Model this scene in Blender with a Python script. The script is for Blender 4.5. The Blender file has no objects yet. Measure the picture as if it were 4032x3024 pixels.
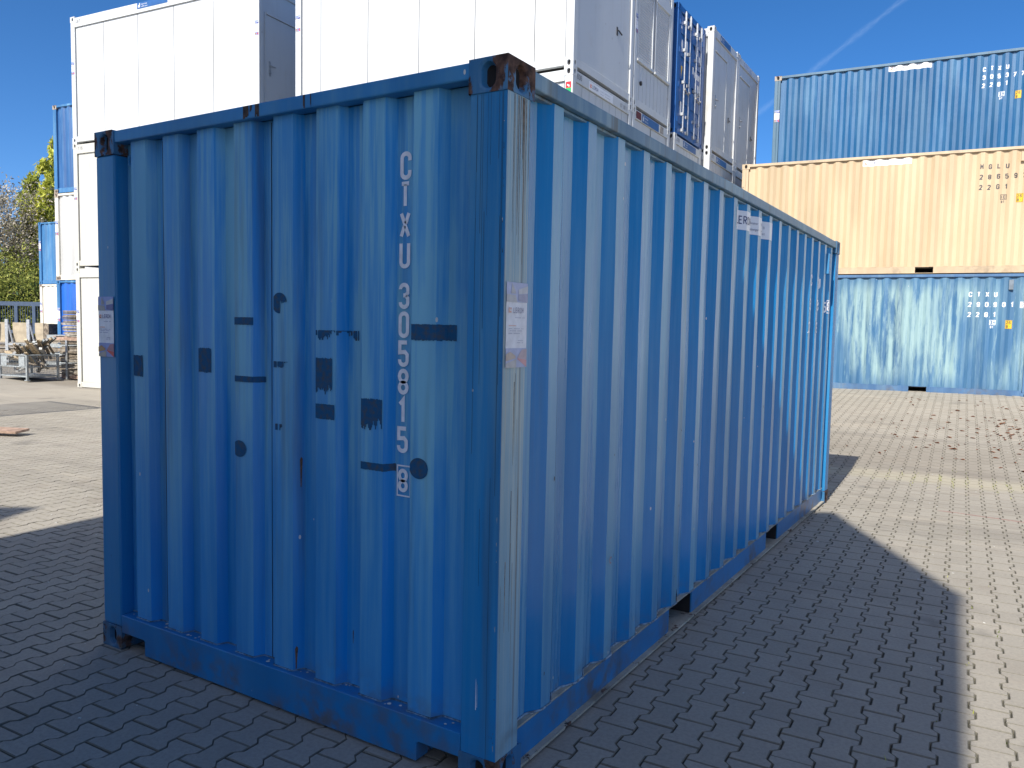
import bpy, bmesh, math, random
import numpy as np
from mathutils import Vector, Matrix
random.seed(7); np.random.seed(7)
PI = math.pi
S = bpy.context.scene
COL = S.collection

# ------------------------------------------------------------------ camera
CAM = np.array([1.4871, -2.2674, 1.6686]); YAW, PITCH, ROLL, FPX = .5437, -.0727, .0217, 3101.1
def cam_axes():
    cy, sy, cp, sp, cr, sr = math.cos(YAW), math.sin(YAW), math.cos(PITCH), math.sin(PITCH), math.cos(ROLL), math.sin(ROLL)
    f = np.array([-sy*cp, cy*cp, sp]); r = np.array([cy, sy, 0.]); u = np.cross(r, f)
    return cr*r + sr*u, -sr*r + cr*u, f
CR, CU, CF = cam_axes()
cd = bpy.data.cameras.new('camera'); cam = bpy.data.objects.new('camera', cd); COL.objects.link(cam)
M = Matrix.Identity(4)
for i in range(3):
    M[i][0] = CR[i]; M[i][1] = CU[i]; M[i][2] = -CF[i]; M[i][3] = CAM[i]
cam.matrix_world = M
cd.sensor_width = 36; cd.lens = FPX/4032*36
cd.shift_x = -74.64/4032; cd.shift_y = 10.95/4032
cd.clip_start = .05; cd.clip_end = 20000
S.camera = cam

# ------------------------------------------------------------------ light
W = bpy.data.worlds.new("World"); S.world = W; W.use_nodes = True
wn = W.node_tree; bg = wn.nodes['Background']
sky = wn.nodes.new('ShaderNodeTexSky'); sky.sky_type = 'NISHITA'; sky.sun_disc = False
SUN = Vector((.158, -3.078, 2.591)).normalized()
sky.sun_elevation = math.asin(SUN.z); sky.sun_rotation = math.atan2(SUN.x, SUN.y)
sky.altitude = 1500; sky.air_density = .6; sky.dust_density = 4.0; sky.ozone_density = 3.0
hs = wn.nodes.new('ShaderNodeHueSaturation'); hs.inputs['Saturation'].default_value = 1.27
wn.links.new(sky.outputs[0], hs.inputs['Color']); wn.links.new(hs.outputs[0], bg.inputs[0]); bg.inputs[1].default_value = .14
sl = bpy.data.lights.new('sun', 'SUN'); sl.energy = 4.6; sl.angle = math.radians(.53); sl.color = (1, .94, .85)
so = bpy.data.objects.new('sun', sl); COL.objects.link(so)
so.rotation_euler = (-SUN).to_track_quat('-Z', 'Y').to_euler(); so.location = (0, -10, 20)
S.view_settings.view_transform = 'Standard'; S.view_settings.look = 'None'
S.view_settings.exposure = .55; S.view_settings.gamma = 1; S.view_settings.use_curve_mapping = False

# ------------------------------------------------------------------ node helpers
class NT:
    def __init__(s, name):
        s.m = bpy.data.materials.new(name); s.m.use_nodes = True; s.t = s.m.node_tree
        s.b = s.t.nodes['Principled BSDF']; s.tc = None
    def n(s, typ, **k):
        x = s.t.nodes.new(typ)
        for a, b in k.items(): setattr(x, a, b)
        return x
    def l(s, a, b): s.t.links.new(a, b)
    def val(s, sock, v):
        if hasattr(v, 'links') or isinstance(v, bpy.types.NodeSocket): s.l(v, sock)
        else: sock.default_value = v
    def obj(s, scale=(1, 1, 1), off=(0, 0, 0)):
        if s.tc is None: s.tc = s.n('ShaderNodeTexCoord')
        mp = s.n('ShaderNodeMapping'); s.l(s.tc.outputs['Object'], mp.inputs[0])
        mp.inputs['Scale'].default_value = scale; mp.inputs['Location'].default_value = off
        return mp.outputs[0]
    def noise(s, scale=(1, 1, 1), off=(0, 0, 0), sc=1, det=4, rough=.55, dist=0):
        x = s.n('ShaderNodeTexNoise'); s.l(s.obj(scale, off), x.inputs['Vector'])
        x.inputs['Scale'].default_value = sc; x.inputs['Detail'].default_value = det
        x.inputs['Roughness'].default_value = rough; x.inputs['Distortion'].default_value = dist
        return x.outputs['Fac']
    def ramp(s, v, a, b, lo=0, hi=1):
        x = s.n('ShaderNodeMapRange', interpolation_type='SMOOTHSTEP'); s.val(x.inputs[0], v)
        x.inputs[1].default_value = a; x.inputs[2].default_value = b; x.inputs[3].default_value = lo; x.inputs[4].default_value = hi
        return x.outputs[0]
    def math(s, op, a, b=0.):
        x = s.n('ShaderNodeMath', operation=op); s.val(x.inputs[0], a); s.val(x.inputs[1], b); return x.outputs[0]
    def mix(s, f, a, b):
        x = s.n('ShaderNodeMix', data_type='RGBA'); s.val(x.inputs[0], f)
        s.val(x.inputs[6], (*a, 1) if isinstance(a, tuple) else a); s.val(x.inputs[7], (*b, 1) if isinstance(b, tuple) else b)
        return x.outputs[2]
    def attr(s, name):
        x = s.n('ShaderNodeAttribute'); x.attribute_name = name; return x.outputs['Fac']
    def z(s):
        x = s.n('ShaderNodeSeparateXYZ'); s.l(s.obj(), x.inputs[0]); return x.outputs
    def bump(s, h, strength, dist=.01):
        x = s.n('ShaderNodeBump'); s.l(h, x.inputs['Height']); x.inputs['Strength'].default_value = strength
        x.inputs['Distance'].default_value = dist; s.l(x.outputs[0], s.b.inputs['Normal'])
    def base(s, c, rough=.5, spec=.5, metal=0):
        s.val(s.b.inputs['Base Color'], (*c, 1) if isinstance(c, tuple) else c)
        s.val(s.b.inputs['Roughness'], rough); s.b.inputs['Specular IOR Level'].default_value = spec
        s.b.inputs['Metallic'].default_value = metal
        return s.m

def plain(name, c, rough=.5, var=.12, sc=8, metal=0, spec=.5, bump=0):
    t = NT(name); nz = t.noise(sc=sc, det=5)
    d = tuple(max(0, x*(1-var*2)) for x in c); e = tuple(min(1, x*(1+var)) for x in c)
    t.base(t.mix(t.ramp(nz, .3, .7), d, e), rough, spec, metal)
    if bump: t.bump(t.noise(sc=sc*12, det=3), bump, .003)
    return t.m

def paint(name, base, chalk, seed=0, amt=.5, zlo=0., zhi=2.6, lowk=.35, rust=.0, rough=.42, streak=7., dirt=.3, patch=0., patchc=None, outer=.25, speck=True, spec=.5, gs=5, gcol=(.075, .085, .07), gth=.56, slope=0.):
    """weathered container paint: vertical chalking streaks, worn ridges, reflection painted into the flats, rust, splashes of dirt along the foot"""
    t = NT(name); o = (seed*3.1, seed*1.7, seed*.9)
    st = t.noise((streak, streak, .45), o, 1, 6, .62)
    fine = t.noise((streak*7, streak*7, 1.6), o, 1, 4, .6)
    blot = t.noise((1.1, 1.1, .8), o, 1.3, 4, .55)
    zz = t.z()[2]
    grad = t.ramp(zz, zlo, zhi, lowk, 1.)
    f = t.math('MULTIPLY', t.ramp(st, .36, .72), t.ramp(blot, .3, .68, .25, 1.))
    f = t.math('ADD', f, t.math('MULTIPLY', t.ramp(fine, .4, .75), .4))
    f = t.math('MULTIPLY', t.math('MULTIPLY', f, grad), amt)
    if slope: f = t.math('MULTIPLY', f, t.math('SUBTRACT', 1., t.math('MULTIPLY', t.attr('slope'), slope)))  # less chalk on slopes, so the flats keep their painted reflection
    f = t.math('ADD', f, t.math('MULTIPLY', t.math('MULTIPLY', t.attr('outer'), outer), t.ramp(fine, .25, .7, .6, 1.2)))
    c = t.mix(t.math('MINIMUM', f, 1.), base, chalk)
    tone = t.noise((2.5, 2.5, .3), (o[0]+9, o[1], o[2]), 1, 3, .5)
    c = t.mix(t.ramp(tone, .35, .7, 0, .5), c, tuple(x*.62 for x in base))
    if patch:
        p = t.math('ADD', t.math('MULTIPLY', t.noise((4.6, 4.6, .5), (o[0]+4, o[1]+2, o[2]), 1.2, 10, .72, .2), .85), t.math('MULTIPLY', t.noise((14, 14, .3), o, 1.2, 5, .6), .15))
        q = t.math('MULTIPLY', t.ramp(p, .40, .57), t.ramp(t.noise((.9, .9, .25), o, 1, 2), .33, .5))
        q = t.math('MAXIMUM', q, t.math('MULTIPLY', t.ramp(p, .53, .64), .8))
        zm = t.math('MULTIPLY', t.ramp(zz, .12, .55, .25, 1.), t.ramp(zz, 2.55, 2.1, .15, 1.))
        c = t.mix(t.math('MULTIPLY', t.math('MULTIPLY', q, zm), patch), c, patchc)
    # grime running from below the ridges
    gr = t.math('MULTIPLY', t.ramp(t.noise((gs, gs, .28), (o[0]+2, o[1]+7, 0), 1, 5, .6), gth, gth+.19), dirt)
    c = t.mix(gr, c, gcol)
    foot = t.math('MULTIPLY', t.ramp(zz, .34, .0, 0, .9), t.ramp(t.noise(sc=14, det=6), .35, .65))
    foot = t.math('MULTIPLY', foot, t.ramp(t.noise(sc=1.7, det=3), .42, .62, .1, 1.))
    c = t.mix(t.math('MULTIPLY', foot, dirt*2), c, (.12, .1, .075))
    # rust
    rn = t.noise((3, 3, 1.6), (o[0]+5, o[1], o[2]), 3.2, 9, .68)
    ra = t.math('ADD', rn, t.math('MULTIPLY', t.attr('rust'), .32))
    rf = t.ramp(ra, .74-rust, .78-rust)
    rc = t.mix(t.ramp(t.noise(sc=26, det=6), .35, .7), (.035, .018, .013), (.15, .08, .055))
    c = t.mix(rf, c, rc)
    if speck:
        v = t.n('ShaderNodeTexVoronoi'); t.l(t.obj((1, 1, .55), o), v.inputs['Vector']); v.inputs['Scale'].default_value = 9
        sp = t.math('LESS_THAN', v.outputs['Distance'], .045)
        sp = t.math('MULTIPLY', sp, t.ramp(t.noise(sc=2.2, det=2), .53, .56))
        c = t.mix(sp, c, (.6, .6, .55))
    ro = t.math('ADD', t.math('MULTIPLY', f, .16), rough)
    ro = t.math('MINIMUM', t.math('ADD', ro, t.math('MULTIPLY', rf, .4)), 1.)
    t.base(c, ro, spec)
    h = t.math('ADD', t.math('MULTIPLY', t.noise(sc=3.5, det=3), 1.), t.math('MULTIPLY', rf, .25))
    t.bump(h, .25, .012)
    return t.m

# ------------------------------------------------------------------ mesh helpers
class MB:
    def __init__(s): s.v = []; s.f = []; s.m = []; s.a = {}
    def poly(s, pts, mi=0, **at):
        i = len(s.v); s.v.extend(tuple(p) for p in pts); s.f.append(tuple(range(i, i+len(pts)))); s.m.append(mi)
        for k, x in at.items(): s.a.setdefault(k, {})[len(s.f)-1] = x
    def box(s, x0, y0, z0, x1, y1, z1, mi=0, R=None, o=(0, 0, 0), **at):
        P = [(x0, y0, z0), (x1, y0, z0), (x1, y1, z0), (x0, y1, z0), (x0, y0, z1), (x1, y0, z1), (x1, y1, z1), (x0, y1, z1)]
        if R is not None: P = [tuple(R @ Vector(p) + Vector(o)) for p in P]
        i = len(s.v); s.v.extend(P)
        for q in ((0, 3, 2, 1), (4, 5, 6, 7), (0, 1, 5, 4), (1, 2, 6, 5), (2, 3, 7, 6), (3, 0, 4, 7)):
            s.f.append(tuple(i+k for k in q)); s.m.append(mi)
            for k, x in at.items(): s.a.setdefault(k, {})[len(s.f)-1] = x
    def tube(s, p, q, r, n=8, mi=0, r2=None):
        p = Vector(p); q = Vector(q); d = (q-p); u = d.orthogonal().normalized(); w = d.cross(u).normalized(); r2 = r if r2 is None else r2
        i = len(s.v)
        for k in range(n):
            a = 2*PI*k/n; s.v.append(tuple(p+(u*math.cos(a)+w*math.sin(a))*r)); s.v.append(tuple(q+(u*math.cos(a)+w*math.sin(a))*r2))
        for k in range(n):
            j = (k+1) % n; s.f.append((i+2*k, i+2*j, i+2*j+1, i+2*k+1)); s.m.append(mi)
        s.f.append(tuple(i+2*k for k in range(n))[::-1]); s.m.append(mi)
        s.f.append(tuple(i+2*k+1 for k in range(n))); s.m.append(mi)
    def plate(s, a, b, th, n, mi=0):
        pass
    def build(s, name, mats, parent=None, bevel=0, smooth=False, weld=False):
        me = bpy.data.meshes.new(name); me.from_pydata(s.v, [], s.f)
        if not isinstance(mats, (list, tuple)): mats = [mats]
        for m in mats: me.materials.append(m)
        me.polygons.foreach_set('material_index', s.m)
        for k, d in s.a.items():
            at = me.attributes.new(k, 'FLOAT', 'FACE'); arr = np.zeros(len(s.f), dtype=np.float32)
            for i, x in d.items(): arr[i] = x
            at.data.foreach_set('value', arr)
        me.validate(); me.update()
        o = bpy.data.objects.new(name, me); COL.objects.link(o)
        if parent: o.parent = parent
        if bevel:
            bm = bmesh.new(); bm.from_mesh(me); bmesh.ops.remove_doubles(bm, verts=bm.verts, dist=1e-5); bm.to_mesh(me); bm.free()
            md = o.modifiers.new('bevel', 'BEVEL'); md.width = bevel; md.segments = 2; md.limit_method = 'ANGLE'; md.angle_limit = math.radians(50)
        if smooth:
            for p in me.polygons: p.use_smooth = True
        return o

def thing(name, label, cat, loc=(0, 0, 0), rz=0, group=None):
    o = bpy.data.objects.new(name, None); COL.objects.link(o); o.location = loc; o.rotation_euler = (0, 0, rz)
    o.empty_display_size = .2; o['label'] = label; o['category'] = cat
    if group: o['group'] = group
    return o
def tag(o, label, cat, group=None):
    o['label'] = label; o['category'] = cat
    if group: o['group'] = group
    return o
def struct(o, kind='structure'): o['kind'] = kind; return o

# ------------------------------------------------------------------ flat lettering
def arc(cx, cy, rx, ry, a0, a1, n=7):
    return [(cx+rx*math.cos(math.radians(a0+(a1-a0)*i/n)), cy+ry*math.sin(math.radians(a0+(a1-a0)*i/n))) for i in range(n+1)]
def glyph(ch, w):
    R = w/2; r = min(R, .24); h = .04
    top = lambda a, b: arc(R, 1-r, R, r, a, b)
    bot = lambda a, b: arc(R, r, R, r, a, b)
    G = {
     'C': [[(w, .7)]+top(0, 180)+bot(180, 360)+[(w, .3)]], 'U': [[(0, 1)]+bot(180, 360)+[(w, 1)]],
     'O': [top(0, 180)+bot(180, 360)+[(w, 1-r)]], '0': [top(0, 180)+bot(180, 360)+[(w, 1-r)]],
     'T': [[(0, 1), (w, 1)], [(R, 1-h), (R, 0)]], 'X': [[(0, 1), (w, 0)], [(w, 1), (R+.03, .55)], [(R-.03, .45), (0, 0)]],
     'M': [[(0, 0), (0, 1), (R, .4), (w, 1), (w, 0)]], 'L': [[(0, 1), (0, 0), (w, 0)]],
     'E': [[(w, 1), (0, 1), (0, 0), (w, 0)], [(h, .5), (w*.85, .5)]],
     'H': [[(0, 1), (0, 0)], [(w, 1), (w, 0)], [(h, .5), (w-h, .5)]], 'I': [[(R, 1), (R, 0)]],
     'R': [[(0, 0), (0, 1)]+arc(w-.22, .76, .22, .24, 90, -90)+[(h, .52)], [(w*.5, .48), (w, 0)]],
     'G': [[(w, .72)]+top(0, 180)+bot(180, 360)+[(w, .46), (R, .46)]],
     '1': [[(w*.1, .8), (w*.55, 1), (w*.55, 0)]],
     '2': [top(180, 0)+[(w, .68), (0, .02), (w, .02)]],
     '3': [[(0, .8)]+top(180, 0)+[(w, .64), (w*.72, .53), (w*.4, .52)], [(w*.72, .49), (w, .4)]+bot(0, -180)+[(0, .22)]],
     '4': [[(w*.7, 0), (w*.7, .3-h)], [(w*.75, 1), (0, .3), (w, .3)]],
     '5': [[(w*.95, 1), (0, 1), (0, .55), (w*.7, .58), (w, .45)]+bot(0, -180)+[(0, .24)]],
     '6': [[(w, .78)]+top(0, 180)+bot(180, 360)+arc(R, .58-r+.0, R, r, 0, 90)+[(h, .58)]],
     '7': [[(0, 1), (w, 1), (w*.3, 0)]],
     '8': [arc(R, .76, R, .24, 0, 360, 16), arc(R, .26, R, .22, 0, 360, 16)],
     '9': [[(0, .22)]+bot(180, 360)+top(0, 180)+arc(R, .42+r, R, r, 180, 270)+[(w-h, .42)]],
     'S': [[(w, .78)]+top(0, 180)+[(0, .62), (w, .4)]+bot(0, -180)+[(0, .22)]],
     'N': [[(0, 0), (0, 1), (w, 0), (w, 1)]],
    }
    return G.get(ch, [])
def ribbon(pl, t):
    """mitred strip of quads along a polyline, pieces sharing their end edges"""
    P = [Vector(p) for p in pl]; P = [p for i, p in enumerate(P) if i == 0 or (p-P[i-1]).length > 1e-4]; n = len(P)
    if n < 2: return []
    closed = (P[0]-P[-1]).length < .02
    Ls, Rs = [], []
    for i in range(n):
        a = P[i]-P[i-1] if i > 0 else (P[-1]-P[-2] if closed else P[1]-P[0])
        b = P[i+1]-P[i] if i < n-1 else (P[1]-P[0] if closed else P[-1]-P[-2])
        a = a.normalized(); b = b.normalized(); na = Vector((-a.y, a.x)); nb = Vector((-b.y, b.x)); m = (na+nb)
        m = m.normalized() if m.length > 1e-3 else na
        k = t/2/max(.35, m.dot(nb)); Ls.append(P[i]+m*k); Rs.append(P[i]-m*k)
    return [[tuple(Rs[i]), tuple(Rs[i+1]), tuple(Ls[i+1]), tuple(Ls[i])] for i in range(n-1)]
def text_polys(txt, x, z, h, wr=.42, t=.14, gap=.24, vertical=False):
    out = []
    for ch in txt:
        if ch == ' ': x += h*(wr+gap); continue
        for pl in glyph(ch, wr-t*.5):
            for q in ribbon([((a)*1+t/2*0, b*(1-t)+t/2) for a, b in pl], t):
                out.append([(x+p[0]*h, z+p[1]*h) for p in q])
        x += h*(wr+gap)
    return out
_fc = {}
def font_polys(txt, x, z, h, xs=1.0, bold=0.0):
    key = (txt, bold)
    if key not in _fc:
        cu = bpy.data.curves.new('t', 'FONT'); cu.body = txt; cu.size = 1; cu.resolution_u = 2; cu.offset = bold
        ob = bpy.data.objects.new('t', cu); COL.objects.link(ob)
        me = bpy.data.meshes.new_from_object(ob)
        _fc[key] = [[(me.vertices[i].co.x, me.vertices[i].co.y) for i in p.vertices] for p in me.polygons]
        bpy.data.objects.remove(ob); bpy.data.meshes.remove(me); bpy.data.curves.remove(cu)
    return [[(x+a*h*xs, z+b*h) for a, b in q] for q in _fc[key]]
def rect(x0, z0, x1, z1): return [[(x0, z0), (x1, z0), (x1, z1), (x0, z1)]]
def frame(x0, z0, x1, z1, t):
    return rect(x0, z0, x0+t, z1)+rect(x1-t, z0, x1, z1)+rect(x0+t, z0, x1-t, z0+t)+rect(x0+t, z1-t, x1-t, z1)
def clip(poly, s, left):
    out = []
    for i in range(len(poly)):
        a, b = poly[i], poly[(i+1) % len(poly)]
        ia = (a[0] <= s) if left else (a[0] >= s); ib = (b[0] <= s) if left else (b[0] >= s)
        if ia: out.append(a)
        if ia != ib:
            k = (s-a[0])/(b[0]-a[0]); out.append((s, a[1]+k*(b[1]-a[1])))
    return out
def drape(polys, prof=None, eps=.0015):
    """prof: [(s, x, depth)] breakpoints -> [(x, depth, z)] polygons that lie on the sheet"""
    if prof is None: return [[(a, -eps, b) for a, b in p] for p in polys]
    out = []
    ss = [p[0] for p in prof]
    for p in polys:
        lo = min(a for a, b in p); hi = max(a for a, b in p)
        for i in range(len(prof)-1):
            if ss[i+1] <= lo or ss[i] >= hi: continue
            q = p
            if ss[i] > lo: q = clip(q, ss[i], False)
            if len(q) > 2 and ss[i+1] < hi: q = clip(q, ss[i+1], True)
            if len(q) < 3: continue
            r = []
            for a, b in q:
                k = (a-ss[i])/(ss[i+1]-ss[i])
                r.append((prof[i][1]+k*(prof[i+1][1]-prof[i][1]), prof[i][2]+k*(prof[i+1][2]-prof[i][2])-eps, b))
            out.append(r)
    return out

def chars(word, x, z, h, wr, t, step, mat, parent, fm, prof, eps=.003):
    for i, ch in enumerate(word):
        decal('character', text_polys(ch, x+i*step, z, h, wr, t), mat, parent, fm, prof, eps)
# ------------------------------------------------------------------ container profiles
SIDE = [(.155, .061), (.294, .061)]
for k in range(20):
    a = .362+.2835*k; SIDE += [(a, .025), (a+.072, .025)]
    if k < 19: SIDE += [(a+.14, .061), (a+.2155, .061)]
SIDE += [(5.86, .061), (5.905, .061)]
ENDP = []
for k in range(7, -1, -1):
    a = 2.068-.2505*k; ENDP.append((a, .03)) if False else None
_e = []
for k in range(8):
    l = 2.183-.2505*k; r = 2.068-.2505*k        # t = -worldx of the left and right edge of an outer flat
    _e += [(r-.022, .075), (r, .03), (l, .03), (l+.022, .075)]
_e = sorted(_e); ENDP = [(.155, .075)]+_e+[(2.285, .075)]
def arcprof(prof):
    out = [(0, prof[0][0], prof[0][1])]
    for a, b in zip(prof, prof[1:]): out.append((out[-1][0]+math.hypot(b[0]-a[0], b[1]-a[1]), b[0], b[1]))
    return out
def flatprof(prof): return [(a, a, d) for a, d in prof]

# frames: a face frame maps (s along face, depth inward, z) to the container's local space
def fmap(face, L, Wd):
    if face == 'front': return lambda s, d, z: (s, d, z)
    if face == 'back': return lambda s, d, z: (L-s, Wd-d, z)
    if face == 'left': return lambda s, d, z: (d, s, z)         # x = 0 end, s = y
    if face == 'right': return lambda s, d, z: (L-d, s, z)      # x = L end, s = y
def corrugated(prof, z0, z1, fm, nz=1, dent=0.):
    mb = MB(); n = len(prof)
    cols = []
    rs = np.random.RandomState(3)
    ph = rs.rand(n, 3)*6
    for j in range(nz+1):
        z = z0+(z1-z0)*j/nz
        cols.append([fm(s, d+(dent*(math.sin(z*3.1+ph[i][0])+.6*math.sin(z*7.3+ph[i][1]))*min(1, (z-z0)*3, (z1-z)*3)), z) for i, (s, d) in enumerate(prof)])
    dmin = min(d for s, d in prof)
    for j in range(nz):
        for i in range(n-1):
            o = 1. if (prof[i][1] <= dmin+.001 and prof[i+1][1] <= dmin+.001) else .55 if abs(prof[i][1]-prof[i+1][1]) < 1e-4 else 0.  # ridges paler for wear, all flats paler for painted grazing reflection
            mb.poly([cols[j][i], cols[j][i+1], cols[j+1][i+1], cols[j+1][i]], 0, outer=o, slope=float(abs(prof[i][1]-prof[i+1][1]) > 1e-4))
    return mb
def fbox(mb, fm, s0, s1, d0, d1, z0, z1, mi=0, **at):
    a = fm(s0, d0, z0); b = fm(s1, d1, z1)
    mb.box(min(a[0], b[0]), min(a[1], b[1]), min(a[2], b[2]), max(a[0], b[0]), max(a[1], b[1]), max(a[2], b[2]), mi, **at)
def decal(name, polys, mat, parent, fm, prof=None, eps=.0015, mi=None):
    mb = MB()
    for p in drape(polys, prof, eps): mb.poly([fm(*q) for q in p])
    return mb.build(name, mat, parent)

DARK = plain('hollow_dark', (.012, .012, .013), .9, .1)
def fprism(mb, fm, out, d0, d1, mi=0, **at):
    a = [fm(s, d0, z) for s, z in out]; b = [fm(s, d1, z) for s, z in out]
    mb.poly(a, mi, **at); mb.poly(b[::-1], mi, **at)
    for i in range(len(out)):
        j = (i+1) % len(out); mb.poly([a[j], a[i], b[i], b[j]], mi, **at)
def casting(cx, cy, cz, sx, sy, sz, dx, dy, up, mats, parent, bevel=.006, rust=1., rusty=None):
    """corner casting occupying a box; oval holes on the outward x face, y face and the top or bottom face"""
    mb = MB(); x0, x1 = sorted((cx, cx+sx)); y0, y1 = sorted((cy, cy+sy)); z0, z1 = cz, cz+sz
    def holed(org, u, v, nrm, w, h, hw, hh):
        N = 16; o = Vector(org); u = Vector(u); v = Vector(v); nrm = Vector(nrm); c = (w/2, h/2)
        inner = []; outer = []
        for k in range(N):
            a = 2*PI*(k+.5)/N; ca, sa = math.cos(a), math.sin(a)
            r = min(hw, hh)
            ix = max(-hw+r, min(hw-r, 1e9*ca))+r*ca; iy = max(-hh+r, min(hh-r, 1e9*sa))+r*sa
            sc = 1/max(abs(ca)/c[0], abs(sa)/c[1]); inner.append((c[0]+ix, c[1]+iy)); outer.append((c[0]+ca*sc, c[1]+sa*sc))
        P = lambda q, d=0: tuple(o+u*q[0]+v*q[1]-nrm*d)
        cor = [(0, 0), (w, 0), (w, h), (0, h)]
        for k in range(N):
            j = (k+1) % N; a, b = outer[k], outer[j]; pts = [P(inner[k])]
            pts.append(P(a))
            ea = 0 if abs(a[0]) < 1e-6 or abs(a[0]-w) < 1e-6 else 1; eb = 0 if abs(b[0]) < 1e-6 or abs(b[0]-w) < 1e-6 else 1
            if ea != eb:
                q = min(cor, key=lambda q: (q[0]-a[0])**2+(q[1]-a[1])**2+(q[0]-b[0])**2+(q[1]-b[1])**2); pts.append(P(q))
            pts += [P(b), P(inner[j])]
            mb.poly(pts, 0, rust=rust)
            mb.poly([P(inner[j]), P(inner[k]), P(inner[k], .03), P(inner[j], .03)][::-1], 0, rust=rust)
        mb.poly([P(q, .03) for q in inner], 1)
    r0 = rust
    hy = sz*.27 if sz > .1 else .03
    # y face
    rust = rusty if rusty is not None else r0
    yy = y0 if dy < 0 else y1
    holed((x0, yy, z0), (1, 0, 0), (0, 0, 1), (0, dy, 0), x1-x0, sz, .029, .042)
    yb = y1 if dy < 0 else y0; mb.poly([(x0, yb, z0), (x1, yb, z0), (x1, yb, z1), (x0, yb, z1)], 0, rust=rust)
    rust = r0
    xx = x0 if dx < 0 else x1
    holed((xx, y0, z0), (0, 1, 0), (0, 0, 1), (dx, 0, 0), y1-y0, sz, .026, .042)
    xb = x1 if dx < 0 else x0; mb.poly([(xb, y0, z0), (xb, y1, z0), (xb, y1, z1), (xb, y0, z1)], 0, rust=rust)
    mb.poly([(x0, y0, z1), (x1, y0, z1), (x1, y1, z1), (x0, y1, z1)], 0, rust=rust)
    mb.poly([(x0, y0, z0), (x0, y1, z0), (x1, y1, z0), (x1, y0, z0)], 0, rust=rust)
    o = mb.build('corner_casting', [mats, DARK], parent, bevel=bevel)
    return o

GALV = plain('galvanised', (.45, .47, .48), .42, .1, 20, metal=.6)
STEEL = plain('bare_steel', (.3, .3, .3), .5, .2, 15, metal=.5)
RUBBER = plain('black_seal', (.02, .02, .022), .6, .1)
WHITE_S = plain('sticker_white', (.78, .8, .82), .35, .02)
NAVY = plain('print_navy', (.03, .05, .16), .5, .02)
GREYP = plain('print_grey', (.2, .23, .3), .5, .02)
ORANGE = plain('print_orange', (.8, .16, .03), .5, .02)
LETW = plain('lettering_white', (.88, .89, .9), .5, .05, 30)
LETB = plain('lettering_dark', (.05, .05, .055), .5, .05, 30)
YEL = plain('sticker_yellow', (.8, .5, .02), .45, .03)
REDS = plain('sticker_red', (.7, .02, .03), .45, .05)
GRNS = plain('sticker_green', (.01, .42, .12), .45, .05)
BLUS = plain('plate_blue', (.03, .11, .3), .4, .05)
FLOORM = plain('floor_dark', (.05, .045, .04), .85, .2, 3)

def logo(x, z, h):
    """small square mark: an L-shaped block with a dot block in its corner"""
    return rect(x, z, x+.32*h, z+h)+rect(x+.32*h, z, x+h, z+.36*h)+rect(x+.55*h, z+.6*h, x+h, z+h)
def banner(parent, fm, prof, s0, s1, z0, z1, qr=True):
    """white LERCH banner glued over the corrugation"""
    h = z1-z0; Lb = s1-s0
    o = decal('banner', rect(s0, z0, s1, z1), WHITE_S, parent, fm, prof, .002)
    k = Lb/1.0
    for nm, polys, mat in (
        ('banner_logo', logo(s0+.045*k, z0+.3*h, .4*h), ORANGE),
        ('banner_name', text_polys('LERCH', s0+.135*k, z0+.3*h, .43*h, .56, .13, .26), NAVY),
        ('banner_print', font_polys('Container', s0+.46*k, z0+.56*h, .2*h, 1.15)+font_polys('Schalungen', s0+.46*k, z0+.22*h, .2*h, 1.15)
            + font_polys('86190 93441 0', s0+.65*k, z0+.56*h, .22*h, 1.2)+font_polys('www.lerch.net', s0+.65*k, z0+.22*h, .22*h, 1.25), GREYP)):
        c = decal(nm, polys, mat, o, fm, prof, .0045)
    return o
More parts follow.
